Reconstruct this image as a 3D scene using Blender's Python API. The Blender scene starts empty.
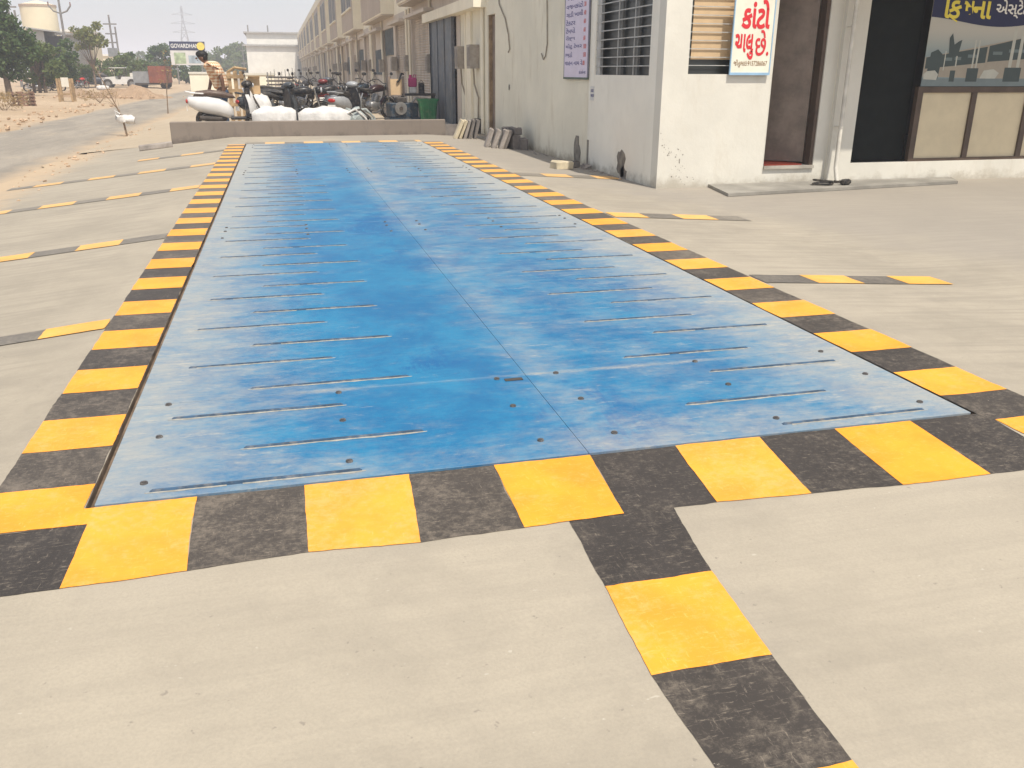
import bpy, bmesh, math, random
import numpy as np
from mathutils import Vector, Matrix, Euler
random.seed(7); RNG = np.random.default_rng(7)
R = math.radians
SC = bpy.context.scene
COL = SC.collection

# ------------------------------------------------------------------ camera
FPX, PITCH, YAW, ROLL = 859.66, 0.348827, 0.252134, 0.0037615
CX, CY, CZ = 0.67612, -2.68407, 1.30360
fw = Vector((math.sin(YAW)*math.cos(PITCH), math.cos(YAW)*math.cos(PITCH), -math.sin(PITCH)))
rt = Vector((math.cos(YAW), -math.sin(YAW), 0)); up = rt.cross(fw)
rt2 = math.cos(ROLL)*rt + math.sin(ROLL)*up; up2 = -math.sin(ROLL)*rt + math.cos(ROLL)*up
cam = bpy.data.cameras.new('camera'); cam.sensor_width = 36; cam.lens = 36*FPX/1024
cam.clip_start = .05; cam.clip_end = 9000
camo = bpy.data.objects.new('camera', cam); COL.objects.link(camo)
camo.matrix_world = Matrix((( rt2.x, up2.x, -fw.x, CX), (rt2.y, up2.y, -fw.y, CY), (rt2.z, up2.z, -fw.z, CZ), (0,0,0,1)))
SC.camera = camo
# ------------------------------------------------------------------ sky, sun, exposure
SUN = Vector((0.13, -0.50, 1.0)).normalized()
elev = math.asin(SUN.z); azim = math.atan2(SUN.x, SUN.y)
W = bpy.data.worlds.new('World'); SC.world = W; W.use_nodes = True
nt = W.node_tree; bg = nt.nodes['Background']
sky = nt.nodes.new('ShaderNodeTexSky'); sky.sky_type = 'NISHITA'; sky.sun_disc = False
sky.sun_elevation = elev; sky.sun_rotation = azim; sky.dust_density = 2.0; sky.air_density = 1.0; sky.ozone_density = 1.0
hs = nt.nodes.new('ShaderNodeHueSaturation'); hs.inputs['Saturation'].default_value = .45
nt.links.new(sky.outputs[0], hs.inputs['Color']); nt.links.new(hs.outputs[0], bg.inputs[0])
bg.inputs[1].default_value = 0.135
sl = bpy.data.lights.new('sun', 'SUN'); sl.energy = 4.2; sl.angle = R(.6); sl.color = (1, .93, .82)
so = bpy.data.objects.new('sun', sl); COL.objects.link(so)
so.rotation_euler = (-SUN).to_track_quat('-Z', 'Y').to_euler(); so.location = (0, 0, 30)
vs = SC.view_settings; vs.view_transform = 'Standard'; vs.look = 'None'; vs.exposure = 0.24; vs.gamma = 1; vs.use_curve_mapping = False
SC.render.engine = 'CYCLES'; SC.cycles.use_denoising = True; SC.cycles.max_bounces = 6; SC.cycles.volume_bounces = 1
SC.cycles.use_adaptive_sampling = True

# ------------------------------------------------------------------ helpers
def ray(u, v):
    return fw + rt2*((u-512)/FPX) + up2*((384-v)/FPX)
def on(ax, val, u, v):
    d = ray(u, v); c = Vector((CX, CY, CZ)); return c + d*((val-c[ax])/d[ax])
def tag(o, label=None, cat=None, group=None, kind=None):
    if label: o['label'] = label
    if cat: o['category'] = cat
    if group: o['group'] = group
    if kind: o['kind'] = kind
    return o
def empty(name, loc=(0,0,0), rz=0, label=None, cat=None, group=None, scale=1):
    o = bpy.data.objects.new(name, None); COL.objects.link(o); o.location = loc; o.rotation_euler = (0,0,rz)
    o.empty_display_size = .1; o.scale = (scale,)*3
    return tag(o, label, cat, group)
def mobj(name, me, mat=None, parent=None, loc=None, rot=None):
    o = bpy.data.objects.new(name, me); COL.objects.link(o)
    if mat is not None and not me.materials: me.materials.append(mat)
    if parent is not None: o.parent = parent
    if loc is not None: o.location = loc
    if rot is not None: o.rotation_euler = rot
    return o
def tree_copy(o, parent=None):
    c = o.copy(); COL.objects.link(c); c.parent = parent
    for ch in list(o.children): tree_copy(ch, c)
    return c

class MB:
    def __init__(s): s.v = []; s.f = []; s.m = Matrix()
    def add(s, vs_, fs, m=None):
        n = len(s.v); mm = s.m @ m if m is not None else s.m
        s.v += [tuple(mm @ Vector(p)) for p in vs_]; s.f += [tuple(i+n for i in f) for f in fs]; return s
    def box(s, x0, x1, y0, y1, z0, z1, m=None):
        return s.add([(x0,y0,z0),(x1,y0,z0),(x1,y1,z0),(x0,y1,z0),(x0,y0,z1),(x1,y0,z1),(x1,y1,z1),(x0,y1,z1)],
                     [(3,2,1,0),(4,5,6,7),(0,1,5,4),(1,2,6,5),(2,3,7,6),(3,0,4,7)], m)
    def bbox(s, c, d, m=None, b=.02):          # chamfered box
        x,y,z = d[0]/2, d[1]/2, d[2]/2; b = min(b, x*.9, y*.9, z*.9)
        rings = []
        for zz, k in ((-z, b), (-z+b, 0), (z-b, 0), (z, b)):
            X, Y = x-k, y-k; rings.append([(c[0]+p, c[1]+q, c[2]+zz) for p, q in ((X-b,-Y),(X,-Y+b),(X,Y-b),(X-b,Y),(-X+b,Y),(-X,Y-b),(-X,-Y+b),(-X+b,-Y))])
        return s.rings(rings, m, cap=True)
    def rings(s, rings, m=None, cap=True, close=True):
        n = len(rings[0]); vs_ = [p for r in rings for p in r]; fs = []
        for i in range(len(rings)-1):
            for j in range(n if close else n-1):
                k = (j+1) % n; fs.append((i*n+j, i*n+k, (i+1)*n+k, (i+1)*n+j))
        if cap: fs += [tuple(range(n-1,-1,-1)), tuple((len(rings)-1)*n+j for j in range(n))]
        return s.add(vs_, fs, m)
    def cyl(s, p0, p1, r0, r1=None, n=10, m=None):
        r1 = r0 if r1 is None else r1; p0, p1 = Vector(p0), Vector(p1); d = (p1-p0).normalized()
        a = d.orthogonal().normalized(); b = d.cross(a)
        mk = lambda p, r: [tuple(p + (a*math.cos(t)+b*math.sin(t))*r) for t in [2*math.pi*i/n for i in range(n)]]
        return s.rings([mk(p0, r0), mk(p1, r1)], m)
    def tube(s, pts, r, n=6, m=None, r1=None):
        pts = [Vector(p) for p in pts]; rg = []; a = None
        for i, p in enumerate(pts):
            d = (pts[min(i+1, len(pts)-1)] - pts[max(i-1, 0)]).normalized()
            a = d.orthogonal().normalized() if a is None else (a - d*a.dot(d)).normalized()
            b = d.cross(a); rr = r if r1 is None else r + (r1-r)*i/(len(pts)-1)
            rg.append([tuple(p + (a*math.cos(t)+b*math.sin(t))*rr) for t in [2*math.pi*k/n for k in range(n)]])
        return s.rings(rg, m)
    def torus(s, c, Rr, r, axis='Y', n=20, k=8, m=None, flat=1):
        vs_ = []; fs = []
        for i in range(n):
            t = 2*math.pi*i/n
            for j in range(k):
                q = 2*math.pi*j/k; rad = Rr + r*math.cos(q); h = r*flat*math.sin(q)
                p = (rad*math.cos(t), h, rad*math.sin(t))
                if axis == 'X': p = (p[1], p[0], p[2])
                if axis == 'Z': p = (p[0], p[2], p[1])
                vs_.append((p[0]+c[0], p[1]+c[1], p[2]+c[2]))
        for i in range(n):
            for j in range(k):
                fs.append((i*k+j, ((i+1)%n)*k+j, ((i+1)%n)*k+(j+1)%k, i*k+(j+1)%k))
        return s.add(vs_, fs, m)
    def ell(s, c, r, n=12, k=8, m=None, jit=0, p=1.0):
        rg = []
        for i in range(1, k):
            t = -math.pi/2 + math.pi*i/k
            ring = []
            for j in range(n):
                q = 2*math.pi*j/n; g = 1 + random.uniform(-jit, jit)
                cx, sx = math.cos(q), math.sin(q)
                e = lambda w: math.copysign(abs(w)**p, w)
                ring.append((c[0]+r[0]*math.cos(t)**p*e(cx)*g, c[1]+r[1]*math.cos(t)**p*e(sx)*g, c[2]+r[2]*e(math.sin(t))*g))
            rg.append(ring)
        return s.rings(rg, m)
    def loft(s, secs, n=14, m=None, p=.8):      # secs along X: (x, zc, hw, hh)
        rg = []
        e = lambda w: math.copysign(abs(w)**p, w)
        for x, zc, hw, hh in secs:
            rg.append([(x, hw*e(math.cos(2*math.pi*j/n)), zc + hh*e(math.sin(2*math.pi*j/n))) for j in range(n)])
        return s.rings(rg, m)
    def prism(s, poly, h, m=None):               # poly in XY, extruded up Z
        n = len(poly); return s.rings([[(x, y, 0) for x, y in poly], [(x, y, h) for x, y in poly]], m)
    def mesh(s, name='m', smooth=False):
        me = bpy.data.meshes.new(name); me.from_pydata(s.v, [], s.f)
        bm = bmesh.new(); bm.from_mesh(me); bmesh.ops.recalc_face_normals(bm, faces=bm.faces); bm.to_mesh(me); bm.free()
        if smooth:
            me.polygons.foreach_set('use_smooth', [True]*len(me.polygons))
            try: me.set_sharp_from_angle(angle=R(50))
            except Exception: pass
        return me
    def build(s, name, mat, parent=None, smooth=False, loc=None, rot=None):
        return mobj(name, s.mesh(name, smooth), mat, parent, loc, rot)

# ------------------------------------------------------------------ materials
class NT:
    def __init__(s, name):
        s.mat = bpy.data.materials.new(name); s.mat.use_nodes = True; s.t = s.mat.node_tree
        s.b = s.t.nodes['Principled BSDF']; s.co = s.n('ShaderNodeTexCoord').outputs['Object']; s.pos = s.n('ShaderNodeNewGeometry').outputs['Position']
    def n(s, t): return s.t.nodes.new(t)
    def l(s, a, b): s.t.links.new(a, b)
    def noise(s, scale, detail=4, rough=.6, co=None, sc=None, dist=0):
        co = co or s.co
        if sc:
            mp = s.n('ShaderNodeMapping'); mp.inputs['Scale'].default_value = sc; s.l(co, mp.inputs[0]); co = mp.outputs[0]
        x = s.n('ShaderNodeTexNoise'); x.inputs['Scale'].default_value = scale; x.inputs['Detail'].default_value = detail
        x.inputs['Roughness'].default_value = rough; x.inputs['Distortion'].default_value = dist; s.l(co, x.inputs['Vector']); return x.outputs['Fac']
    def ramp(s, f, a, b, va=0., vb=1.):
        x = s.n('ShaderNodeMapRange'); x.interpolation_type = 'SMOOTHSTEP'
        for i, v in enumerate((a, b, va, vb)): x.inputs[i+1].default_value = v
        s.l(f, x.inputs[0]); return x.outputs[0]
    def mix(s, f, a, b, mode='MIX'):
        x = s.n('ShaderNodeMix'); x.data_type = 'RGBA'; x.blend_type = mode
        if isinstance(f, float): x.inputs[0].default_value = f
        else: s.l(f, x.inputs[0])
        for i, v in ((6, a), (7, b)):
            if isinstance(v, tuple): x.inputs[i].default_value = (*v, 1)
            else: s.l(v, x.inputs[i])
        return x.outputs[2]
    def math(s, op, a, b=None):
        x = s.n('ShaderNodeMath'); x.operation = op
        for i, v in ((0, a), (1, b)):
            if v is None: continue
            if isinstance(v, (int, float)): x.inputs[i].default_value = v
            else: s.l(v, x.inputs[i])
        return x.outputs[0]
    def sep(s, co):
        x = s.n('ShaderNodeSeparateXYZ'); s.l(co, x.inputs[0]); return x.outputs
    def color(s, c):
        if isinstance(c, tuple): s.b.inputs['Base Color'].default_value = (*c, 1)
        else: s.l(c, s.b.inputs['Base Color'])
    def rough(s, r):
        if isinstance(r, (int, float)): s.b.inputs['Roughness'].default_value = r
        else: s.l(r, s.b.inputs['Roughness'])
    def bump(s, h, st=.3, d=.01):
        x = s.n('ShaderNodeBump'); x.inputs['Strength'].default_value = st; x.inputs['Distance'].default_value = d
        s.l(h, x.inputs['Height']); s.l(x.outputs[0], s.b.inputs['Normal'])
def shade(c, k): return tuple(min(1, x*k) for x in c)
def mat(name, c, rough=.7, var=.15, scale=5, bump=.15, bs=40, metal=0, spec=.35, dust=0., bd=.004):
    t = NT(name); f = t.ramp(t.noise(scale, 5), .3, .7)
    col = t.mix(f, shade(c, 1-var), shade(c, 1+var))
    if dust: col = t.mix(t.ramp(t.noise(scale*1.7, 6, .7), .45, .75, 0, dust), col, (.42,.35,.26))
    t.color(col); t.rough(rough); t.b.inputs['Metallic'].default_value = metal; t.b.inputs['Specular IOR Level'].default_value = spec
    if bump: t.bump(t.noise(bs, 4), bump, bd)
    return t.mat

def m_yard():
    t = NT('concrete'); p = t.pos; X, Y, Z = t.sep(p)
    big = t.ramp(t.noise(.55, 7, .72, p), .38, .62)
    mid = t.ramp(t.noise(2.1, 7, .75, p, dist=.4), .38, .68)
    c = t.mix(big, (.30,.265,.21), (.375,.33,.26))
    c = t.mix(t.math('MULTIPLY', mid, .5), c, (.42,.37,.29))
    st = t.noise(1.0, 6, .65, p, (.9, 15, 1), .15)           # float and broom streaks across the slab
    side = t.math('MAXIMUM', t.ramp(X, 3.7, 4.1), t.ramp(X, -.4, -.8))
    c = t.mix(t.math('MULTIPLY', t.ramp(st, .42, .64, 0, .55), t.ramp(side, 0, 1, .35, 1)), c, (.265,.235,.19))
    fine = t.noise(120, 4, .75, p); c = t.mix(t.ramp(fine, .35, .7, 0, .3), c, (.25,.225,.185))
    spk = t.noise(34, 3, .6, p); c = t.mix(t.ramp(spk, .69, .74, 0, .5), c, (.17,.15,.13))
    pale = t.noise(26, 3, .6, p, (1, 1.7, 1)); c = t.mix(t.ramp(pale, .71, .75, 0, .4), c, (.56,.52,.44))
    oil = t.ramp(t.noise(.9, 7, .75, p), .60, .74, 0, .38); c = t.mix(oil, c, (.22,.195,.165))
    # swept grey worn area toward the shops, tan soil toward the road
    g = t.math('ADD', t.math('ADD', X, t.math('MULTIPLY', Y, .35)), t.math('MULTIPLY', t.noise(.8, 7, .7, p), 3.2))
    c = t.mix(t.ramp(g, 8.0, 9.4, 0, .6), c, (.265,.24,.21))
    d = t.math('ADD', X, t.math('MULTIPLY', t.noise(1.8, 7, .75, p), 1.7))
    c = t.mix(t.ramp(d, -1.5, -2.45, 0, .85), c, (.45,.34,.225))
    t.color(c); t.rough(.85); t.b.inputs['Specular IOR Level'].default_value = .3
    t.bump(t.math('ADD', fine, t.math('MULTIPLY', st, 1.5)), .25, .004); return t.mat
def m_dirt(name, a, b, c3):
    t = NT(name); p = t.pos
    c = t.mix(t.ramp(t.noise(.12, 6, .65, p), .35, .65), a, b)
    c = t.mix(t.ramp(t.noise(2.5, 6, .75, p), .42, .7, 0, .6), c, c3)
    t.color(c); t.rough(.95); t.b.inputs['Specular IOR Level'].default_value = .1
    t.bump(t.noise(6, 8, .75, p), .7, .05); return t.mat
def m_road():
    t = NT('asphalt'); p = t.pos; X, Y, Z = t.sep(p)
    c = t.mix(t.ramp(t.noise(.5, 6, .7, p, (2, .4, 1)), .3, .7), (.225,.20,.165), (.33,.29,.235))
    c = t.mix(t.ramp(t.noise(28, 6, .85, p), .48, .7, 0, .65), c, (.11,.10,.09))
    e = t.math('ADD', t.math('ABSOLUTE', t.math('ADD', X, 5.25)), t.math('MULTIPLY', t.noise(1.1, 6, .7, p), 1.1))
    c = t.mix(t.ramp(t.noise(1.3, 7, .75, p, (1.5, .5, 1)), .5, .72, 0, .55), c, (.41,.335,.245))
    c = t.mix(t.ramp(e, 1.75, 2.55, 0, .92), c, (.43,.325,.215))
    t.color(c); t.rough(.9); t.bump(t.noise(70, 3, .7, p), .5, .01); return t.mat
def m_paint(name, c, worn, k, lo=.56, hi=.7):
    t = NT(name); p = t.pos; oi = t.n('ShaderNodeObjectInfo').outputs['Random']
    col = t.mix(t.ramp(t.noise(3, 4, .6, p), .3, .7), shade(c, .86), shade(c, 1.12))
    col = t.mix(t.ramp(oi, 0, 1, 0, .13), col, worn)                                  # each block weathered a little differently
    nz = t.math('ADD', t.math('MULTIPLY', t.noise(4, 9, .8, p), .5), t.math('MULTIPLY', t.noise(30, 8, .85, p), .5))
    col = t.mix(t.ramp(t.math('ADD', nz, t.ramp(oi, 0, 1, -.02, .03)), lo, hi, 0, k), col, worn)      # dust and worn spots
    s1 = t.ramp(t.noise(20, 8, .8, p, (1, 6, 1), .3), .56, .63, 0, k*.85); s2 = t.ramp(t.noise(20, 8, .8, p, (6, 1, 1), .5), .59, .64, 0, k*.8)
    col = t.mix(t.math('MAXIMUM', s1, s2), col, shade(worn, 1.25))                   # scratches both ways
    chip = t.ramp(t.noise(13, 8, .8, p), .66, .68, 0, .8); col = t.mix(chip, col, (.34,.30,.24))
    far = t.ramp(t.sep(p)[1], .8, 11, 0, .5); col = t.mix(far, col, shade(worn, .95))   # older dustier paint toward the back end
    t.color(col); t.rough(.6); t.b.inputs['Specular IOR Level'].default_value = .4
    t.bump(t.math('ADD', t.noise(80, 3, .7, p), chip), .25, .003); return t.mat
def m_deck():
    t = NT('blue_deck_paint'); p = t.pos; X, Y, Z = t.sep(p)
    n1 = t.noise(1.6, 8, .75, p, (1.2, 1, 1), .3)
    c = t.mix(t.ramp(n1, .34, .66), (.006,.12,.275), (.016,.19,.35))
    c = t.mix(t.ramp(t.noise(14, 6, .8, p, (.5, 3, 1)), .4, .7, 0, .35), c, (.004,.095,.25))
    # darker freshly scrubbed tyre patches, streaked along the wheel direction
    rub = t.math('MULTIPLY', t.ramp(t.noise(.9, 6, .72, p, (1, .7, 1), .6), .52, .62), t.ramp(t.noise(16, 5, .8, p, (2.5, .5, 1)), .36, .56))
    c = t.mix(t.math('MULTIPLY', rub, .85), c, (.002,.10,.265))
    # dust settles where traffic does not sweep it: edges, joints; the noise decides where it breaks up
    e = t.math('MINIMUM', X, t.math('SUBTRACT', 3.3, X))
    bias = t.math('MAXIMUM', t.ramp(e, .0, .85, .215, 0), t.ramp(Y, .0, .45, .13, 0))
    bias = t.math('MAXIMUM', bias, t.ramp(t.math('ABSOLUTE', t.math('SUBTRACT', X, 1.72)), 0, .26, .045, 0))
    bias = t.math('MAXIMUM', bias, t.ramp(t.math('ABSOLUTE', t.math('SUBTRACT', Y, .885)), 0, .04, .12, 0))
    bias = t.math('ADD', bias, t.math('ADD', t.ramp(Y, 2.0, 12, 0, .105), t.ramp(X, 1.62, 1.75, 0, .022)))  # far end: dust plus its grazing-angle paleness, put into the colour
    lane = t.ramp(t.math('ABSOLUTE', t.math('SUBTRACT', X, 1.22)), .15, .55, .07, 0)
    bias = t.math('SUBTRACT', bias, lane)
    nA = t.noise(2.3, 10, .8, p, (.9, 1.5, 1), .2); nB = t.noise(9, 8, .85, p, (.7, 1.8, 1)); nz = t.math('ADD', t.math('MULTIPLY', nA, .55), t.math('MULTIPLY', nB, .45))
    d = t.ramp(t.math('ADD', nz, bias), .43, .84, 0, .9)
    c = t.mix(d, c, (.34,.335,.305))
    d2 = t.ramp(t.math('ADD', t.noise(5, 10, .85, p, (.6, 2.2, 1)), t.math('MULTIPLY', bias, .2)), .56, .68, 0, .55); c = t.mix(d2, c, (.43,.40,.335))
    c = t.mix(t.ramp(t.noise(60, 4, .8, p), .62, .70, 0, .55), c, (.10,.12,.15))
    rust = t.ramp(t.noise(11, 8, .8, p), .645, .70, 0, .5); c = t.mix(rust, c, (.22,.15,.10))
    t.color(c); t.rough(t.ramp(d, 0, .7, .45, .8)); t.b.inputs['Specular IOR Level'].default_value = .3
    t.bump(t.math('ADD', nB, t.noise(1.2, 3, .5, p)), .18, .005); return t.mat
def m_plaster(name, c, stain, k=.5, low=0.0):
    t = NT(name); p = t.pos; X, Y, Z = t.sep(p)
    col = t.mix(t.ramp(t.noise(.8, 6, .65, p), .35, .7), shade(c, .93), shade(c, 1.05))
    col = t.mix(t.ramp(t.noise(1.6, 7, .75, p, (1.5, 1.5, .35)), .5, .78, 0, k), col, stain)
    h = t.math('ADD', Z, t.math('MULTIPLY', t.noise(4, 6, .75, p), .5))
    col = t.mix(t.ramp(h, .32, .12, 0, .75), col, shade(stain, .75))
    col = t.mix(t.ramp(t.noise(18, 4, .8, p), .7, .76, 0, .5), col, shade(stain, .6))
    t.color(col); t.rough(.85); t.b.inputs['Specular IOR Level'].default_value = .25
    t.bump(t.math('ADD', t.noise(14, 6, .7, p), t.math('MULTIPLY', t.noise(2.5, 4, .6, p), 2.)), .3, .008); return t.mat
def m_leaf(name, a, b):
    t = NT(name); oi = t.n('ShaderNodeObjectInfo')
    f = t.n('ShaderNodeTexWhiteNoise'); f.noise_dimensions = '3D'
    mp = t.n('ShaderNodeVectorMath'); mp.operation = 'SNAP'; mp.inputs[1].default_value = (.35,.35,.35); t.l(t.pos, mp.inputs[0]); t.l(mp.outputs[0], f.inputs[0])
    t.color(t.mix(f.outputs['Value'], a, b)); t.rough(.6); t.b.inputs['Specular IOR Level'].default_value = .25
    tr = t.n('ShaderNodeBsdfTranslucent'); tr.inputs[0].default_value = (b[0]*1.3, b[1]*1.5, b[2], 1)
    ms = t.n('ShaderNodeMixShader'); ms.inputs[0].default_value = .25
    out = [n for n in t.t.nodes if n.type == 'OUTPUT_MATERIAL'][0]
    t.l(t.b.outputs[0], ms.inputs[1]); t.l(tr.outputs[0], ms.inputs[2]); t.l(ms.outputs[0], out.inputs[0]); return t.mat
def m_glass(name, c=(.02,.03,.03), rough=.08):
    t = NT(name); t.color(c); t.rough(rough); t.b.inputs['Specular IOR Level'].default_value = .6
    t.bump(t.noise(1.5, 2), .05, .02); return t.mat
def m_print(name, fn):
    t = NT(name); fn(t); t.rough(.5); return t.mat

YARD = m_yard()
FORE = m_dirt('dusty_earth', (.40,.335,.25), (.46,.38,.28), (.35,.285,.21))
DIRT = m_dirt('tan_soil', (.40,.30,.20), (.47,.365,.255), (.31,.23,.16))
ROAD = m_road()
YEL = m_paint('yellow_paint', (.84,.325,.02), (.68,.40,.13), .6, .50, .62)
YELF = m_paint('faded_yellow_paint', (.78,.38,.06), (.56,.42,.25), .6, .5, .72)
BLK = m_paint('black_paint', (.040,.034,.030), (.24,.20,.155), .6, .47, .64)
BLKF = m_paint('faded_black_paint', (.10,.09,.08), (.30,.265,.21), .7, .45, .7)
DECK = m_deck()
BAR = mat('shade_dark_bar_steel', (.035,.075,.13), .6, .5, 9, .2, 60, 0, dust=.4)  # bars coloured dark to stand for their line of shade
BOLT = mat('bolt_steel', (.15,.14,.135), .5, .3, 30, .1, 80, .6, dust=.5)
STEEL_D = mat('dark_pit_steel', (.06,.05,.042), .8, .3, 12, .2)
WHITEW = m_plaster('white_plaster', (.66,.635,.56), (.50,.45,.36), .5)
GREYW = m_plaster('off_white_plaster', (.83,.80,.705), (.47,.43,.33), .4)
CREAMW = m_plaster('cream_plaster', (.76,.72,.59), (.42,.34,.22), .55)
TERR = m_plaster('terrace_cream', (.83,.77,.62), (.48,.38,.25), .35)
TAUPE = m_plaster('taupe_plaster', (.47,.40,.335), (.27,.21,.16), .45)
LOWF = m_plaster('worn_facade', (.60,.53,.45), (.36,.30,.24), .6)
CONC = m_plaster('raw_concrete', (.215,.18,.15), (.11,.095,.085), .7)
CONCL = mat('light_concrete', (.36,.33,.28), .85, .25, 3, .4, 30, bd=.01)
SLAB = mat('paver_grey', (.30,.265,.235), .9, .3, 4, .5, 40, bd=.01)
SLABD = mat('paver_dark', (.17,.15,.135), .9, .3, 4, .5, 40, bd=.01)
SLABL = mat('paver_cream', (.52,.45,.32), .9, .2, 4, .5, 40, bd=.01)
SHUT = mat('shutter_paint', (.44,.37,.30), .6, .2, 1.5, .2, 30, dust=.35)
GATE = mat('grey_blue_gate', (.12,.135,.155), .55, .2, 2, .1, 30, dust=.3)
BROWN = mat('brown_door', (.23,.18,.145), .5, .25, 3, .15, 30, dust=.2)
BRFR = mat('brown_frame', (.09,.062,.045), .5, .2, 4, .1)
ALU = mat('painted_bar', (.42,.42,.40), .5, .15, 8, .1, 60, .1)
GLASS = m_glass('dark_glass', (.05,.045,.04), .5); GLASSG = m_glass('green_glass', (.022,.027,.026), .3)
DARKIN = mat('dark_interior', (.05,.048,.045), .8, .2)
CREAMP = mat('cream_panel', (.62,.53,.36), .4, .06, 3, .05)
BEIGE = mat('beige_blind', (.62,.45,.27), .7, .12, 2, .1)
BLACKP = mat('black_plastic', (.018,.018,.02), .35, .3, 8, .05, dust=.25)
RUBBER = mat('tyre_rubber', (.025,.024,.023), .85, .3, 10, .2, dust=.5)
CHROME = mat('chrome', (.55,.55,.55), .25, .15, 6, .02, metal=.9)
RIM = mat('wheel_alloy', (.30,.30,.30), .4, .2, 8, .05, metal=.7, dust=.3)
WPAINT = mat('white_scooter_paint', (.66,.65,.63), .25, .05, 3, 0, spec=.5, dust=.12)
SEATB = mat('brown_seat_vinyl', (.10,.065,.05), .5, .2, 6, .15, dust=.3)
SEATK = mat('black_seat_vinyl', (.03,.028,.027), .5, .2, 6, .15, dust=.3)
REDP = mat('red_plastic', (.42,.03,.025), .3, .15, 6, 0)
BLUEP = mat('dark_blue_paint', (.014,.03,.05), .45, .3, 5, .1, dust=.3)
SACK = mat('white_woven_sack', (.60,.585,.56), .8, .12, 5, .5, 7, bd=.03)
TARP = mat('grey_tarp', (.30,.33,.32), .6, .35, 4, .5, 14, bd=.03)
CARD = mat('cardboard', (.52,.36,.20), .85, .12, 4, .1)
WOOD = mat('weathered_wood', (.34,.235,.13), .85, .3, 6, .3, 40)
GREENB = mat('green_bin_plastic', (.03,.20,.075), .4, .2, 4, .05, dust=.25)
PINK = mat('magenta_plastic', (.42,.04,.16), .4, .1, 5, 0)
SKIN = mat('skin', (.16,.085,.055), .6, .1, 8, 0)
HAIR = mat('black_hair', (.012,.011,.01), .6, .3, 40, .4, 90)
JEANS = mat('blue_jeans', (.045,.075,.13), .85, .2, 12, .3, 60)
BARK = mat('bark', (.17,.125,.09), .95, .3, 8, .6, 30, bd=.03)
TWIG = mat('dry_twig', (.22,.16,.11), .95, .3, 8, .3)
LEAFD = m_leaf('dark_leaf', (.035,.07,.024), (.095,.145,.045))
LEAFM = m_leaf('mid_leaf', (.06,.095,.03), (.155,.19,.06))
LEAFY = m_leaf('yellow_leaf', (.10,.13,.04), (.22,.22,.075))
DRYL = m_leaf('dry_leaf', (.24,.16,.08), (.36,.25,.13))
POLE = mat('grey_pole', (.20,.19,.18), .7, .2, 5, .1)
GALV = mat('galvanised_steel', (.30,.31,.32), .5, .15, 3, .05, metal=.5)
TANK = mat('tank_paint', (.72,.64,.46), .7, .07, .3, .1, 2)
SHEET = mat('corrugated_sheet', (.42,.42,.40), .5, .2, .6, .1, metal=.3)
RUST = mat('rust_red_container', (.22,.07,.04), .75, .25, 1.2, .2)
WARE = m_plaster('warehouse_white', (.74,.72,.66), (.55,.52,.46), .25)
BRICK = mat('brick', (.20,.12,.085), .9, .3, 4, .3)
REDMAT = mat('red_mat', (.5,.09,.05), .9, .2, 6, .3)

def gz(x, y):
    z = 0.
    if x < -.33: z += .105*(x+.33)
    if x > 3.72: z -= .06*(min(x, 5.2)-3.72)
    if y < -.5: z -= .03*(-.5-max(y, -6))
    return max(z, -.30)

# ------------------------------------------------------------------ ground, yard, road
b = MB(); S = 4200
b.add([(-S,-S,-.42),(S,-S,-.42),(S,S,-.42),(-S,S,-.42)], [(0,1,2,3)])
tag(b.build('ground', DIRT), kind='structure')
def grid_sheet(name, xs, ys, m, hole=None, dz=0, zf=gz, edge=None):
    vs_ = []; fs = []; nx = len(xs)
    for y in ys:
        for i, x in enumerate(xs):
            xx = x + (edge(y) if edge and i == 0 else 0)
            vs_.append((xx, y, zf(xx, y)+dz))
    for j in range(len(ys)-1):
        for i in range(nx-1):
            cx, cy = (xs[i]+xs[i+1])/2, (ys[j]+ys[j+1])/2
            if hole and hole[0] < cx < hole[1] and hole[2] < cy < hole[3]: continue
            fs.append((j*nx+i, j*nx+i+1, (j+1)*nx+i+1, (j+1)*nx+i))
    me = bpy.data.meshes.new(name); me.from_pydata(vs_, [], fs)
    return mobj(name, me, m)
L, WB = 14.70, 3.30
hx0, hx1, hy0, hy1 = -.026, WB+.018, -.012, L+.02
def wob(seed, a):
    ph = [random.Random(seed+i).uniform(0, 6.28) for i in range(4)]
    return lambda y: a*(math.sin(y*.7+ph[0]) + .6*math.sin(y*1.9+ph[1]) + .5*math.sin(y*4.3+ph[2]) + .35*math.sin(y*9.1+ph[3]))
ys = sorted(set([-12, -8, -6, -.5, hy0, hy1, 17.0] + [round(.25*i-5.5, 3) for i in range(90)]))
ys = [y for y in ys if y <= 17.0]
yd = grid_sheet('concrete_yard', [-3.35, -3.2, -2.6, -1.5, -.33, hx0, .8, 1.7, 2.5, hx1, 3.72, 4.4, 5.2, 7, 16], ys, YARD, (hx0, hx1, hy0, hy1), 0, gz, wob(3, .1))
tag(yd, kind='structure')
fy = [17.0 + 1.5*i for i in range(110)]
tag(grid_sheet('dusty_forecourt', [-3.3, -2.2, -1.2, -.33, 1, 3.72, 5.2, 9], fy, FORE, None, .0, lambda x, y: gz(x, y), wob(5, .12)), kind='structure')
b = MB(); ys2 = [-20+2.*i for i in range(130)]; w1, w2 = wob(8, .12), wob(11, .35)
vsl = []; fsl = []
for i, y in enumerate(ys2):
    wid = 7.1 + max(0, (y-45))*.04 if y < 115 else 9.9
    vsl += [(-3.0, y, -.325), (-4.6, y, -.30), (-6, y, -.30), (-wid+w2(y)*.6, y, -.335)]
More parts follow.
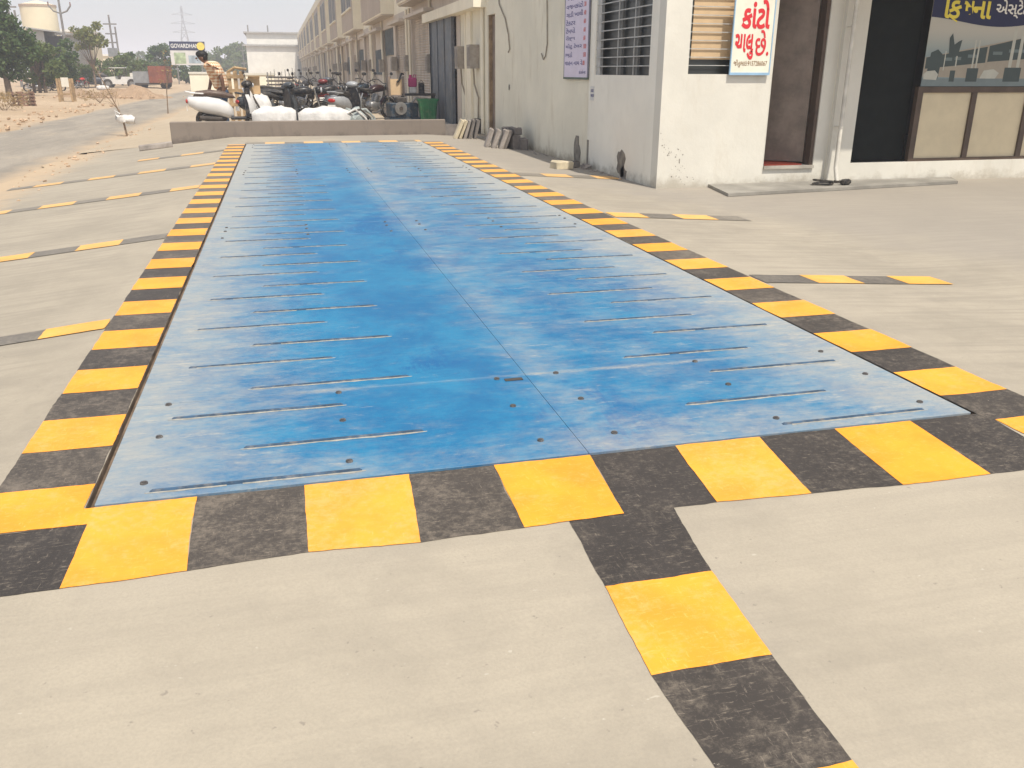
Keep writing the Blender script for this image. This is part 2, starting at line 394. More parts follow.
for i in range(len(ys2)-1):
    for k in range(3): fsl.append((i*4+k, i*4+k+1, i*4+k+5, i*4+k+4))
me = bpy.data.meshes.new('road'); me.from_pydata(vsl, [], fsl); tag(mobj('road', me, ROAD), kind='structure')
# roadside soil bank on the far side
vsl = []; fsl = []; xs3 = [-6.6, -7.4, -8.6, -11, -16, -26, -60]
for i, y in enumerate(ys2):
    wid = max(0, (y-45))*.04 if y < 115 else 2.8
    for k, x in enumerate(xs3):
        z = (-.36, -.29, -.24, -.22, -.24, -.26, -.38)[k] + (random.uniform(-.05, .05) if 0 < k < 5 else 0)
        vsl.append((x-wid+(w2(y)*.5 if k < 3 else 0), y, z))
n = len(xs3)
for i in range(len(ys2)-1):
    for k in range(n-1): fsl.append((i*n+k, i*n+k+1, i*n+n+k+1, i*n+n+k))
me = bpy.data.meshes.new('roadside_soil'); me.from_pydata(vsl, [], fsl)
me.polygons.foreach_set('use_smooth', [True]*len(me.polygons)); tag(mobj('roadside_soil', me, DIRT), kind='structure')

# ------------------------------------------------------------------ weighbridge
wb = empty('weighbridge', (0,0,0), 0, 'long blue steel weighbridge platform set flush in the striped concrete yard', 'weighbridge')
pit = MB()
pit.box(hx0-.08, hx0, hy0-.08, hy1+.08, -.38, -.006); pit.box(hx1, hx1+.08, hy0-.08, hy1+.08, -.38, -.006)
pit.box(hx0, hx1, hy0-.08, hy0, -.38, -.006); pit.box(hx0, hx1, hy1, hy1+.08, -.38, -.006); pit.box(hx0, hx1, hy0, hy1, -.38, -.34)
pit.build('pit_frame', mat('dusty_pit_edge', (.20,.15,.11), .95, .3, 6, .4), wb)
mb = MB(); mb.box(hx0, -.001, hy0, hy1, -.10, -.03); mb.build('gap_filler', mat('gap_fill_brown', (.17,.125,.09), .95, .4, 9, .6), wb)  # strip added so the deep gap reads brown instead of black
cuts = [0, .885, 4.72, 5.32, 9.4, 10.0, 13.8, L]
T = .012
for (x0, x1) in ((0, 1.6565), (1.6580, WB)):
    for a, c in zip(cuts[:-1], cuts[1:]):
        mb = MB(); mb.bbox(((x0+x1)/2, (a+c)/2, -T/2+.004), (x1-x0, c-a-.004, T), b=.001)
        mb.build('deck_plate', DECK, wb)
mb = MB(); mb.box(.02, WB-.02, .02, L-.02, -.14, -.0135); mb.build('girder_deck', STEEL_D, wb)
# raised tread bars, shared mesh
hl = .335; DUSTL = mat('caked_dust', (.30,.29,.255), .95, .2, 30, .5, 60)
def bar_mesh(seed):
    rn = random.Random(seed); b_ = MB(); n_ = 14
    b_.rings([[(-hl,-.0075,0),(-hl,.0075,0),(-hl+.01,.005,.0075),(-hl+.01,-.005,.0075)], [(hl,-.0075,0),(hl,.0075,0),(hl-.01,.005,.0075),(hl-.01,-.005,.0075)]]); nb = len(b_.f)
    rows = []
    for i in range(n_+1):
        x = -hl-.012+(2*hl+.024)*i/n_; wv = rn.uniform(.004, .012)*(.3 if i in (0, n_) else 1)
        rows.append([(x, -.0074, .0028), (x, -.0075-wv, .0012)])
    for i in range(n_):
        if rn.random() < .97: b_.add([rows[i][0], rows[i][1], rows[i+1][1], rows[i+1][0]], [(0,1,2,3)])
    m = b_.mesh('tread_bar'); m.materials.append(BAR); m.materials.append(DUSTL)
    for k, pl in enumerate(m.polygons): pl.material_index = 1 if k >= nb else 0
    return m
bar_mes = [bar_mesh(i) for i in range(8)]
pit_ = .645
for cx_, off in ((.49, .055), (.785, .345), (2.53, .365), (2.815, .075)):
    y = off
    while y < L-.05:
        if not any(abs(y-c) < .03 for c in cuts[1:-1]):
            o = mobj('tread_bar', random.choice(bar_mes), None, wb, (cx_+random.uniform(-.012, .012), y, .0035), (0, 0, random.uniform(-.006, .006)))
            o.scale = (random.uniform(.96, 1.04), 1, random.uniform(.8, 1.1))
        y += pit_
bm_ = MB(); bm_.cyl((0,0,0), (0,0,.006), .0135, .012, 10); bm_.cyl((0,0,.006), (0,0,.008), .008, .008, 6)
bolt_me = bm_.mesh('bolt'); bolt_me.materials.append(BOLT)
for y in (.14, .53, .86, 4.75, 5.06, 5.25, 9.45, 9.7, 9.95, 13.85, 14.2, 14.55):
    for x in (.13, .815, 1.51, 1.805, 2.49, 3.175):
        mobj('bolt', bolt_me, None, wb, (x+random.uniform(-.008,.008), y+random.uniform(-.015,.015), .004), (0, 0, random.uniform(0, 3)))
mb = MB(); mb.box(1.548, 1.63, .815, .845, .0042, .007); mb.build('lifting_slot', STEEL_D, wb)

# ------------------------------------------------------------------ painted borders (flat paint on the slab)
def paint_block(parent, pts, m, name, lift=0.):
    """four corners in XY, edges slightly uneven like brush work, following the slab; neighbours overlap by a few millimetres"""
    up_ = lift + random.uniform(0, .0009) + (.0024 if 'yellow' in name else .0012); P = [Vector((x, y, 0)) for x, y in pts]; cc = sum(P, Vector())/4
    P = [p + (p-cc).normalized()*.004 for p in P]; n = 14; ring = []
    for k in range(4):
        a, c = P[k], P[(k+1) % 4]; d = (c-a); nn = Vector((-d.y, d.x, 0)).normalized(); bow = random.gauss(0, .0022); b2 = random.gauss(0, .0012); ph = random.uniform(0, 6)
        for i in range(n):
            f = i/n; p = a + d*f + nn*(bow*math.sin(math.pi*f) + b2*math.sin(9*f+ph)*math.sin(math.pi*f) + (random.gauss(0, .0007) if i else 0)); ring.append((p.x, p.y))
    vs_ = [(x, y, gz(x, y)+up_) for x, y in ring] + [(cc.x, cc.y, gz(cc.x, cc.y)+up_)]
    N = len(ring); me = bpy.data.meshes.new(name); me.from_pydata(vs_, [], [(i, (i+1) % N, N) for i in range(N)])
    return mobj(name, me, m, parent)
def yb(i): return ('yellow_block', YEL) if i else ('black_block', BLK)
fb = tag(empty('front_border_marking'), 'yellow and black painted border along the near end', kind='structure')
xi = [0, .31, .65, 1.0, 1.30, 1.655, 1.99, 2.335, 2.66, 3.0, 3.345]
xo = [0, .32, .65, .97, 1.29, 1.615, 1.935, 2.265, 2.60, 2.95, 3.29]
yo = [-.475,-.465,-.445,-.47,-.46,-.45,-.45,-.47,-.49,-.49,-.49]
for i in range(10):
    nm, m_ = yb(i % 2 == 0)
    paint_block(fb, [(xo[i]+.002, yo[i]), (xo[i+1]-.002, yo[i+1]), (xi[i+1]-.002, hy0-.003), (xi[i]+.002, hy0-.003)], m_, nm)
paint_block(fb, [(-.10, -.118), (.0, -.118), (.0, hy0-.003), (-.10, hy0-.003)], YEL, 'yellow_block')
paint_block(fb, [(-.36, -.475), (-.002, -.475), (-.002, -.122), (-.36, -.122)], BLK, 'black_block')
paint_block(fb, [(3.292, -.49), (3.66, -.49), (3.66, -.30), (3.31, -.30)], BLK, 'black_block')
paint_block(fb, [(3.345, -.296), (3.66, -.296), (3.66, -.085), (3.345, -.085)], YEL, 'yellow_block')
for side in (0, 1):
    sb = tag(empty('side_border_marking'), 'yellow and black painted border along the left edge' if not side else 'yellow and black painted border along the right edge', kind='structure')
    x0, x1 = ((-.325, hx0-.003), (hx1+.003, 3.66))[side]
    k = 0; y = (-.118, -.081)[side]
    while y < L-.1:
        nm, m_ = yb((k % 2 == 0) if side == 0 else (k % 2 == 1)); y2 = y + (.283 if k == 0 else .319 + random.uniform(-.012, .012))
        y2 = min(y2, L-.03)
        w_ = random.uniform(-.004, .004)
        xa, xb_ = (x0+w_, x1) if side == 0 else (x0, x1+w_)
        paint_block(sb, [(xa, y+.001), (xb_, y+.001), (xb_, y2-.001), (xa, y2-.001)], m_, nm); y = y2; k += 1
bb = tag(empty('back_border_marking'), 'faded yellow and black painted border along the far end', kind='structure')
x = hx0; k = 0
while x < 3.3:
    x2 = min(x+.36, 3.32); nm, m_ = ('yellow_block', YELF) if k % 2 else ('black_block', BLKF)
    paint_block(bb, [(x, hy1+.003), (x2-.004, hy1+.003), (x2-.004, L+.42), (x, L+.42)], m_, nm); x = x2; k += 1
ln = tag(empty('lane_marking'), 'yellow and black painted lane line running toward the viewer', kind='structure')
ed = [(-.446,1.437,1.782),(-.81,1.425,1.735),(-1.165,1.408,1.715),(-1.505,1.43,1.705),(-1.86,1.43,1.72),(-2.2,1.43,1.72),(-2.55,1.43,1.72)]
for i in range(6):
    nm, m_ = yb(i % 2 == 1)
    a, c = ed[i], ed[i+1]; paint_block(ln, [(c[1], c[0]+.001), (c[2], c[0]+.001), (a[2], a[0]-.001), (a[1], a[0]-.001)], m_, nm)
def cross_line(pts_y, x0, dx, nblk, first_y, m2, wid, lab, slope=0, wv=.01):
    g = tag(empty('cross_marking'), lab, kind='structure'); x = x0
    for i in range(nblk):
        nm, m_ = ('yellow_block', m2[0]) if (i % 2 == 0) == first_y else ('black_block', m2[1])
        a, c = x, x + dx*random.uniform(.93, 1.07); ya, yc = pts_y+slope*(a-x0), pts_y+slope*(c-x0)
        lo, hi = (a, c) if a < c else (c, a); yl, yh = (ya, yc) if a < c else (yc, ya)
        paint_block(g, [(lo+.002, yl-wid), (hi-.002, yh-wid), (hi-.002, yh), (lo+.002, yl)], m_, nm, .003); x = c
for j, (y, n_, fy_, w_) in enumerate(((2.33, 8, True, .19), (5.10, 8, False, .24), (8.48, 8, True, .28), (11.25, 8, True, .28), (13.6, 4, False, .28))):
    cross_line(y, -.336, -.345, n_, fy_, (YELF, BLKF) if j > 0 else (YELF, BLKF), w_,
        ['first', 'second', 'third', 'fourth', 'fifth'][j] + ' cross line from the viewer on the left apron', .03)
for j, (y, n_, fy_, w_) in enumerate(((2.50, 4, False, .24), (5.33, 4, True, .29), (8.95, 4, False, .36))):
    cross_line(y, 3.68, .36, n_, fy_, (YELF, BLKF), w_, ['nearest', 'middle', 'farthest'][j] + ' cross line on the right apron', -.02)
paint_block(tag(empty('cross_marking'), 'small second row of the farthest right cross line', kind='structure'), [(4.12,8.72),(4.5,8.72),(4.5,8.94),(4.12,8.94)], YELF, 'yellow_block')

# ------------------------------------------------------------------ text helper (flat print)
def glyphs(parts, mat_, parent, name, loc, rot, h=.0015):
    """parts: (text, x, y, size, squash, weight); glyph outlines as one flat print"""
    mb_v = []; mb_f = []
    for gi, (s_, x, y, size, sx, wgt) in enumerate(parts):
        c = bpy.data.curves.new('print', 'FONT'); c.body = s_; c.size = size or 1; c.offset = wgt; c.resolution_u = 3
        o = bpy.data.objects.new('print', c); COL.objects.link(o)
        dg = bpy.context.evaluated_depsgraph_get(); me = bpy.data.meshes.new_from_object(o.evaluated_get(dg))
        n = len(mb_v); co = [(v.co.x, v.co.y) for v in me.vertices]
        if size is None:                            # (text, x0, y0, None, (x1, y1), weight): fit the outlines into that box
            xs_ = [p[0] for p in co]; ys_ = [p[1] for p in co]; kx = (sx[0]-x)/(max(xs_)-min(xs_)); ky = (sx[1]-y)/(max(ys_)-min(ys_))
            co = [((p[0]-min(xs_))*kx+x, (p[1]-min(ys_))*ky+y) for p in co]
        else: co = [(p[0]*sx+x, p[1]+y) for p in co]
        mb_v += [(*p, h+gi*.0003) for p in co]; mb_f += [tuple(i+n for i in p.vertices) for p in me.polygons]
        bpy.data.objects.remove(o); bpy.data.curves.remove(c); bpy.data.meshes.remove(me)
    me = bpy.data.meshes.new(name); me.from_pydata(mb_v, [], mb_f)
    return mobj(name, me, mat_, parent, loc, rot)
def flatmat(name, c, rough=.6): return mat(name, c, rough, .05, 8, 0)
RED = flatmat('red_print', (.62,.03,.04)); BLUEINK = flatmat('blue_print', (.06,.06,.22)); BRINK = flatmat('brown_print', (.25,.13,.05))
YINK = flatmat('yellow_print', (.75,.62,.08)); WINK = flatmat('white_print', (.75,.74,.70)); REDI = flatmat('pale_red_print', (.62,.20,.20)); NAVY = flatmat('navy_print', (.015,.02,.07))

# ------------------------------------------------------------------ weighbridge office
XW, YF, HB = 5.20, 7.60, 3.30
off = empty('weighbridge_office', (5.2, 7.6, -.09), 0, 'white plastered office building with barred windows and open brown door beside the weighbridge', 'building')
def P(name, m_, *boxes, parent=None, smooth=False):
    mb = MB()
    for bx in boxes: mb.box(*bx)
    o = mb.build(name, m_, None, smooth); o.parent = parent or off
    o.matrix_parent_inverse = Matrix.Translation(-Vector(off.location)) if parent is None else Matrix()
    return o
bpy.context.view_layer.update()
z0 = -.35
T_ = .20
wy0, wy1, wz0, wz1 = 8.03, 10.06, 1.26, 2.75       # left window
fx0, fx1, fz0, fz1 = 5.53, 6.60, 1.28, 2.75       # front window
dx0, dx1, dz0 = 6.71, 7.44, .15                    # door
XR = 6.655
P('side_wall', GREYW, (XW, XW+T_, YF+T_, wy0, z0, HB), (XW, XW+T_, wy1, 10.30, z0, HB), (XW, XW+T_, wy0, wy1, z0, wz0), (XW, XW+T_, wy0, wy1, wz1, HB))
P('front_wall', WHITEW, (XW, fx0, YF, YF+T_, z0, HB), (fx1, XR, YF, YF+T_, z0, HB), (fx0, fx1, YF, YF+T_, z0, fz0), (fx0, fx1, YF, YF+T_, fz1, HB))
YD = YF+.05
P('door_wall', WHITEW, (XR, dx0, YD, YD+T_, z0, HB), (dx1, 7.62, YD, YD+T_, z0, HB), (dx0, dx1, YD, YD+T_, z0, dz0), (dx0, dx1, YD, YD+T_, 2.4, HB))
P('interior_wall', CREAMW, (7.62, 7.72, YD, 10.4, z0, HB), (XW+T_, 7.62, 10.2, 10.3, z0, HB))
P('floor_slab', CONCL, (XW+T_, 7.62, YF+T_+.05, 10.2, -.2, dz0-.01))
P('roof_slab', CREAMW, (XW-.02, 7.72, YF-.02, 10.3, HB, HB+.15))
P('red_mat', REDMAT, (dx0+.05, dx0+.6, YD+.06, YD+.75, dz0, dz0+.015))
def window_side():
    w = P('window', ALU, (XW+.02, XW+.06, wy0, wy0+.05, wz0, wz1), (XW+.02, XW+.06, wy1-.16, wy1, wz0, wz1), (XW+.02, XW+.06, wy0, wy1, wz1-.05, wz1))
    for yy in (8.63, 9.22):
        P('mullion', mat('window_mullion', (.16,.16,.15), .5), (XW+.07, XW+.10, yy-.03, yy+.03, wz0, wz1), parent=w)
    P('pane', GLASSG, (XW+.115, XW+.12, wy0+.02, wy1-.02, wz0, wz1), parent=w)
    z = wz0+.115
    while z < wz1-.05:
        P('grille_bar', ALU, (XW+.012, XW+.022, wy0+.001, wy1-.001, z-.007, z+.007), parent=w); z += .118
    for yy in (8.63, 9.22): P('grille_post', ALU, (XW+.023, XW+.031, yy-.012, yy+.012, wz0, wz1), parent=w)
    return w
window_side()
w = P('window', ALU, (fx0, fx0+.03, YF+.10, YF+.14, fz0, fz1), (fx1-.03, fx1, YF+.10, YF+.14, fz0, fz1))
P('pane', GLASSG, (fx0+.03, fx1-.03, YF+.155, YF+.16, fz0, fz1), parent=w)
P('blind', BEIGE, (fx0+.09, fx1-.14, YF+.142, YF+.152, fz0+.17, fz1-.2), parent=w)  # blind cut short; dark glass below stands for its shaded lower part
z = fz0+.10
while z < fz1-.02:
    P('grille_bar', ALU, (fx0+.001, fx1-.001, YF+.03, YF+.04, z-.0045, z+.0045), parent=w); z += .095
# door: frame and leaf swung inward, hinged on the right jamb
dr = P('door', BRFR, (dx1-.05, dx1, YD+.02, YD+.16, dz0+.001, 2.4), (dx0, dx0+.012, YD+.02, YD+.16, dz0+.001, 2.4), (dx0+.012, dx1-.05, YD+.02, YD+.16, 2.35, 2.4))
mb = MB(); mb.box(-.66, 0, 0, .035, 0, 2.15); mb.box(-.60, -.08, -.006, 0, .15, .9); mb.box(-.60, -.08, -.006, 0, 1.05, 2.0)
lf = mb.build('door_leaf', BROWN, dr); lf.location = (dx1-.055, YD+.17, dz0+.03); lf.rotation_euler = (0, 0, R(-38))
mb = MB(); mb.cyl((-.6,-.03,1.0), (-.6,-.03,1.14), .012); mb.build('handle', CHROME, lf)
P('door_sill', CONCL, (dx0-.0, dx1, YD-.03, YD-.001, dz0-.035, dz0+.004))
# plaster damage on the side wall
def patch(name, cy, cz, ry, rz, m_, seed):
    r_ = random.Random(seed); n = 16; ring = []
    for i in range(n):
        t = 2*math.pi*i/n; k = r_.uniform(.7, 1.15); ring.append((XW-.003, cy+ry*k*math.cos(t), max(gz(5.2, 8)+.0, cz+rz*k*math.sin(t))))
    mb = MB(); mb.rings([ring, [(XW+.001, y, z) for _, y, z in ring]]); return mb
PD = mat('exposed_render', (.20,.18,.15), .95, .35, 8, .6, 30, bd=.01)
for a in ((8.84, .10, .17, .21, 1), (8.74, -.02, .13, .10, 3)):
    o = patch('p', *a[:4], None, a[4]).build('bare_plaster_patch', PD, off); o.matrix_parent_inverse = Matrix.Translation(-Vector(off.location))
P('notice_paper', flatmat('pale_paper', (.62,.61,.58)), (XW-.006, XW-.001, 10.05, 10.22, .9, 1.1))
glyphs([('8320', -.04, .02, .055, 1, .001), ('98250', -.05, -.05, .055, 1, .001)], BLUEINK, off, 'paper_print', (XW-.0075-5.2, 10.135-7.6, 1.0+.09), (R(90), 0, R(-90)))
P('spall_strip', PD, (XW-.004, XW-.001, 10.22, 10.3, -.1, .32))

mb = MB(); rf = random.Random(12)
for i in range(46):                                # flaked paint spots near the corner
    f = rf.random(); x_ = 5.24+.42*f+rf.gauss(0, .05); z_ = .55-.62*f+rf.gauss(0, .09); r_ = rf.uniform(.003, .010)
    if x_ < 5.21 or z_ < -.07: continue
    mb.add([(x_+r_*rf.uniform(.6, 1.3)*math.cos(t), YF-.0015, z_+r_*rf.uniform(.6, 1.3)*math.sin(t)) for t in [k*math.pi/4 for k in range(8)]], [tuple(range(8))])
o = mb.build('paint_flakes', PD, off); o.matrix_parent_inverse = Matrix.Translation(-Vector(off.location)); tag(o, kind='stuff')

# tariff banner on the side wall
bn = empty('tariff_banner', (XW-.02, 10.9, 1.22), 0, 'tall lavender price banner with dark blue lettering on the side wall', 'banner')
MLAV = mat('lavender_vinyl', (.66,.60,.72), .5, .05, 3, .05)
mb = MB(); mb.box(-.008, 0, -.58, .56, 0, 1.6); mb.build('sheet', MLAV, bn)
mb = MB(); mb.box(-.016, .012, -.6, .58, -.03, 0); mb.build('bottom_batten', mat('green_batten', (.10,.13,.10), .6), bn)
mb = MB(); mb.box(-.012, .01, -.6, -.58, 0, 1.6); mb.box(-.012, .01, .56, .58, 0, 1.6); mb.build('side_hem', mat('grey_hem', (.2,.2,.24), .6), bn)
words = [('કાંટો તારીખ ભાવ', .03, .62), ('વાહન નામ રેટ', .03, .95), ('છકડો', .05, .34), ('મોટુ ટેલર', .05, .80), ('રીક્ષા', .05, .46), ('ટેમપો', .05, .46), ('ટેકટર', .05, .46), ('ગાડી ખાલી', .05, .82), ('વજનકાંટો', .05, .82), ('ભાવપતક', .1, .9)]
for i, (t_, xa_, xw_) in enumerate(words):
    if i == 0: x_, y_, hgt_ = .2, .05, .06; xw_ = .3
    else: x_, y_, hgt_ = -.55+xa_, .06+.117*i, .082
    glyphs([(t_, x_, y_, None, (x_+xw_, y_+hgt_), .012)], BLUEINK, bn, 'lettering', (-.0085, 0, 0), (R(90), 0, R(-90)))
for i, v in enumerate(('80', '150', '100', '60', '60', '60', '40', '30')):
    glyphs([(v, .36, .18+.117*i, .085, 1.1, .004)], REDI, bn, 'price_print', (-.009, 0, 0), (R(90), 0, R(-90)))

# red-lettered sign hung in front of the office window
sg = empty('weighing_sign', (6.075, YF-.03, 1.30), 0, 'white board with red Gujarati letters and light blue border by the office window', 'sign')
mb = MB(); mb.box(0, .525, -.012, 0, 0, .95); mb.build('board', mat('sign_cream', (.74,.72,.60), .5, .06, 4, .03), sg)
SB = mat('light_blue_edge', (.28,.45,.62), .5, .08)
mb = MB(); mb.box(-.012, .537, -.018, .004, -.03, 0); mb.box(-.012, .0, -.018, .004, 0, .95); mb.box(.525, .537, -.018, .004, 0, .95); mb.box(-.012, .537, -.018, .004, .95, .975); mb.build('border', SB, sg)
glyphs([('કાંટો', .095, .50, None, (.475, .83), .034), ('ચાલુ', .03, .15, None, (.285, .445), .03), ('છે.', .305, .195, None, (.495, .49), .016)], RED, sg, 'lettering', (0, -.0135, 0), (R(90), 0, 0))
glyphs([('જીતુભાઇ:9157286067', .035, .06, None, (.49, .15), .006)], BRINK, sg, 'phone_line', (0, -.0135, 0), (R(90), 0, 0))

# ------------------------------------------------------------------ shop next to the office
sh = empty('estate_shop', (7.62, 7.6, -.09), 0, 'shop under a balcony with dark doorway, cream panels and brown framing at right edge', 'building')
def Q(name, m_, *boxes, parent=None):
    mb = MB()
    for bx in boxes: mb.box(*bx)
    o = mb.build(name, m_, parent or sh)
    o.matrix_parent_inverse = Matrix.Translation(-Vector(sh.location)) if parent is None else Matrix(); return o
YS = 7.66
Q('pillar', WHITEW, (7.625, 7.955, YF-.02, YS+.25, z0, HB))
Q('plinth', WHITEW, (7.955, 14.5, YF+.02, YS+.06, z0, .165))
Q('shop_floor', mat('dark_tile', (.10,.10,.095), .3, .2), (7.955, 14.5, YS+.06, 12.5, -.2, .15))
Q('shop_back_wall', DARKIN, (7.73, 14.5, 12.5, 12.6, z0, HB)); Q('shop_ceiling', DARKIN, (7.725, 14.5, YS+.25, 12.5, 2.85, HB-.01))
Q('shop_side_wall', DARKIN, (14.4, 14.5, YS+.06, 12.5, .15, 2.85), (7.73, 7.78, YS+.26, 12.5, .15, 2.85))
Q('balcony', TERR, (7.05, 14.5, 6.35, YF-.021, 2.80, 2.95), (7.05, 14.5, 6.35, 6.47, 2.95, 3.9))
Q('lintel', WHITEW, (7.955, 14.5, YF+.0, YS+.25, 2.55, HB))
for i, (a, c) in enumerate(((8.985, 9.765), (9.845, 10.66), (10.74, 11.55), (11.63, 12.44))):
    Q('cream_panel', CREAMP, (a, c, YS+.03, YS+.05, .205, 1.055))
Q('frame_post', BRFR, (8.90, 8.984, YS, YS+.07, .166, 1.13)); 
for a in (9.766, 10.661, 11.551, 12.441): Q('frame_post', BRFR, (a, a+.078, YS, YS+.07, .206, 1.056))
Q('frame_rail', BRFR, (8.985, 12.5, YS+.0, YS+.07, .166, .204)); Q('frame_rail', BRFR, (8.985, 12.5, YS+.0, YS+.07, 1.057, 1.13))
Q('doorway_shade_sheet', mat('doorway_shade', (.008,.010,.009), .6, .2, spec=.1), (7.956, 8.895, YS+.12, YS+.14, .17, 2.55))  # near-black sheet stands for the deep shade inside the open doorway
# printed estate banner above the panels
eb = empty('estate_banner', (8.93, YS+.015, 1.135), 0, 'printed shop banner with yellow Gujarati title over a photo of long estate buildings', 'banner')
BW = 2.3
def fb_(t):
    X, Y, Z = t.sep(t.co); c = t.mix(t.ramp(Z, .3, .75), (.20,.27,.28), (.46,.44,.38)); t.color(c)
mb = MB(); mb.box(0, BW, -.006, 0, 0, 1.25); mb.build('sheet', m_print('banner_sky_print', fb_), eb)
mb = MB(); n = 24; top = 1.25
rgA = [(BW*i/n, -.0085, .80 + .055*math.cos(6.0*i/n+.35)) for i in range(n+1)]
mb.add([(x, y, z) for x, y, z in rgA] + [(BW*i/n, -.0085, 1.25) for i in range(n+1)], [(i, i+1, n+2+i, n+1+i) for i in range(n)]); mb.build('title_band', NAVY, eb)
dk = flatmat('print_dark', (.055,.075,.075)); md = flatmat('print_mid', (.14,.18,.18)); lt = flatmat('print_light', (.46,.46,.40)); tn = flatmat('print_tan', (.34,.30,.24)); rdp = flatmat('print_road', (.17,.21,.215))
def flat(name, polys, m_, y):
    for p in polys:
        mb = MB(); mb.add([(a, y, c) for a, c in p], [tuple(range(len(p)))]); mb.build(name, m_, eb)
rc = lambda a, b_, c, d: [(a, c), (b_, c), (b_, d), (a, d)]
flat('print_road', [rc(0, BW, 0, .10)], rdp, -.0075)
flat('print_facade', [[(.0,.12),(1.1,.10),(BW,.10),(BW,.75),(1.1,.55),(0,.36)]], tn, -.0072)
flat('print_storey', [[(.02,.22),(.95,.30),(.95,.50),(.02,.36)], [(.98,.31),(1.75,.36),(1.75,.66),(.98,.51)], [(1.8,.36),(BW,.38),(BW,.78),(1.8,.68)]], dk, -.0078)
flat('print_window', [rc(.30,.42,.32,.36), rc(.46,.56,.33,.37), rc(.66,.82,.36,.40), rc(1.05,1.2,.40,.44), rc(1.3,1.6,.43,.47)], md, -.0080)
flat('print_column', [rc(.48,.50,.25,.50), rc(.74,.765,.22,.58), rc(.80,.825,.22,.58), rc(1.33,1.38,.22,.75), rc(1.46,1.51,.22,.76), rc(.12,.14,.2,.42), rc(.3,.315,.2,.44)], lt, -.0083)
flat('print_base', [rc(.68,.86,.06,.23), rc(1.28,1.55,.06,.24), rc(.42,.50,.06,.2)], dk, -.0088)
flat('print_tree', [[(.36,.38),(.50,.38),(.53,.58),(.48,.56),(.42,.52),(.37,.66),(.33,.60)], [(.05,.1),(.24,.1),(.26,.4),(.18,.46),(.08,.42)], [(1.6,.3),(1.8,.3),(1.85,.7),(1.7,.76),(1.62,.7)]], dk, -.0093)
flat('print_car', [[(.02,.09),(.22,.08),(.24,.15),(.18,.20),(.06,.19),(.01,.15)], [(.9,.1),(1.15,.1),(1.2,.17),(1.1,.22),(.95,.2)]], lt, -.0095)
tt = [('િ', .165, .845, .33, 1.1, .008), ('ક', .245, .845, .33, 1.1, .008), ('ષ', .475, .845, .33, .85, .008), ('ન', .615, .845, .33, 1.1, .008), ('ા', .805, .845, .33, 1.1, .008)]
glyphs(tt, YINK, eb, 'title_lettering', (0, -.0095, 0), (R(90), 0, 0))
mb = MB(); mb.tube([(.28,0,.86),(.33,0,.83),(.40,0,.80)], .012, 4); mb.build('title_tail', YINK, eb, loc=(0,-.0095,0)).scale = (1,.05,1)
glyphs([('એસ્ટેટ', .97, .905, .19, 1.1, .003)], WINK, eb, 'subtitle_lettering', (0, -.0095, 0), (R(90), 0, 0))

# apron slab, pipe, rag
b = MB(); b.prism([(5.74,6.71),(9.35,7.17),(9.6,7.6),(5.92,7.598)], .035)
tag(b.build('apron_slab', mat('worn_apron', (.25,.235,.205), .9, .2, 2, .4, 30), None, loc=(0,0,-.085)), kind='structure')
pp = empty('drain_pipe', (7.66, 7.36, -.07), 0, 'pale vertical drain pipe with brackets in front of the shop pillar', 'pipe')
mb = MB(); mb.tube([(0,.1,2.85),(0,.1,.5),(-.02,.07,.2),(-.02,-.0,.02)], .027, 10); mb.build('pipe', mat('pipe_grey', (.60,.57,.50), .6, .15), pp, True)
for z in (.7, 1.9):
    mb = MB(); mb.cyl((0,.1,z), (0,.1,z+.03), .032, .032, 10); mb.box(-.01, .01, .13, .22, z+.008, z+.022); mb.build('bracket', bpy.data.materials['pipe_grey'], pp)
mb = MB(); mb.cyl((-.02,-.0,0), (-.02,-.0,.05), .045, .045, 10); mb.build('shoe', STEEL_D, pp)
rg = empty('black_cable_coil', (7.33, 7.2, -.048), .4, 'small loop of black cable lying on the apron by the pillar', 'cable')
mb = MB(); mb.tube([(.16*math.cos(t)*(1+.1*math.sin(3*t)), .1*math.sin(t), .018+.05*max(0, math.sin(t*.5))) for t in [i*.35 for i in range(38)]], .012, 6); mb.build('coil', BLACKP, rg)
mb = MB(); mb.bbox((.24,-.16,.035), (.16,.09,.07), b=.02); mb.build('plug_box', BLACKP, rg)

# ------------------------------------------------------------------ annex wall between office and terrace
an = empty('cream_annex', (5.2, 10.3, -.09), 0, 'long cream plaster wall with stains, cables and narrow brown door beyond the office', 'building')
def A(name, m_, *boxes, parent=None):
    mb = MB()
    for bx in boxes: mb.box(*bx)
    o = mb.build(name, m_, parent or an); o.matrix_parent_inverse = Matrix.Translation(-Vector(an.location)) if parent is None else Matrix(); return o
A('wall', CREAMW, (XW+.006, XW+.25, 10.302, 16.45, z0, HB), (XW+.006, XW+.25, 17.15, 20.2, z0, HB), (XW+.006, XW+.25, 16.45, 17.15, 2.45, HB))
A('roof_slab', TERR, (XW-.01, 9, 10.303, 20.2, HB, HB+.14)); A('rear_wall', CREAMW, (8.8, 9, 10.303, 20.2, z0, HB))
A('inner_floor', DARKIN, (XW+.25, 8.8, 10.303, 20.2, -.2, -.05))
dd = A('door', BROWN, (XW+.10, XW+.14, 16.47, 17.13, -.08, 2.43)); 
A('door_frame', WOOD, (XW+.03, XW+.2, 16.451, 16.5, -.08, 2.449), (XW+.03, XW+.2, 17.1, 17.149, -.08, 2.449), parent=None)
A('beam', TERR, (XW-.28, XW+.005, 17.3, 24.6, 2.62, 2.86)); A('pilaster', TERR, (XW-.05, XW+.005, 18.75, 19.25, z0, 2.62))
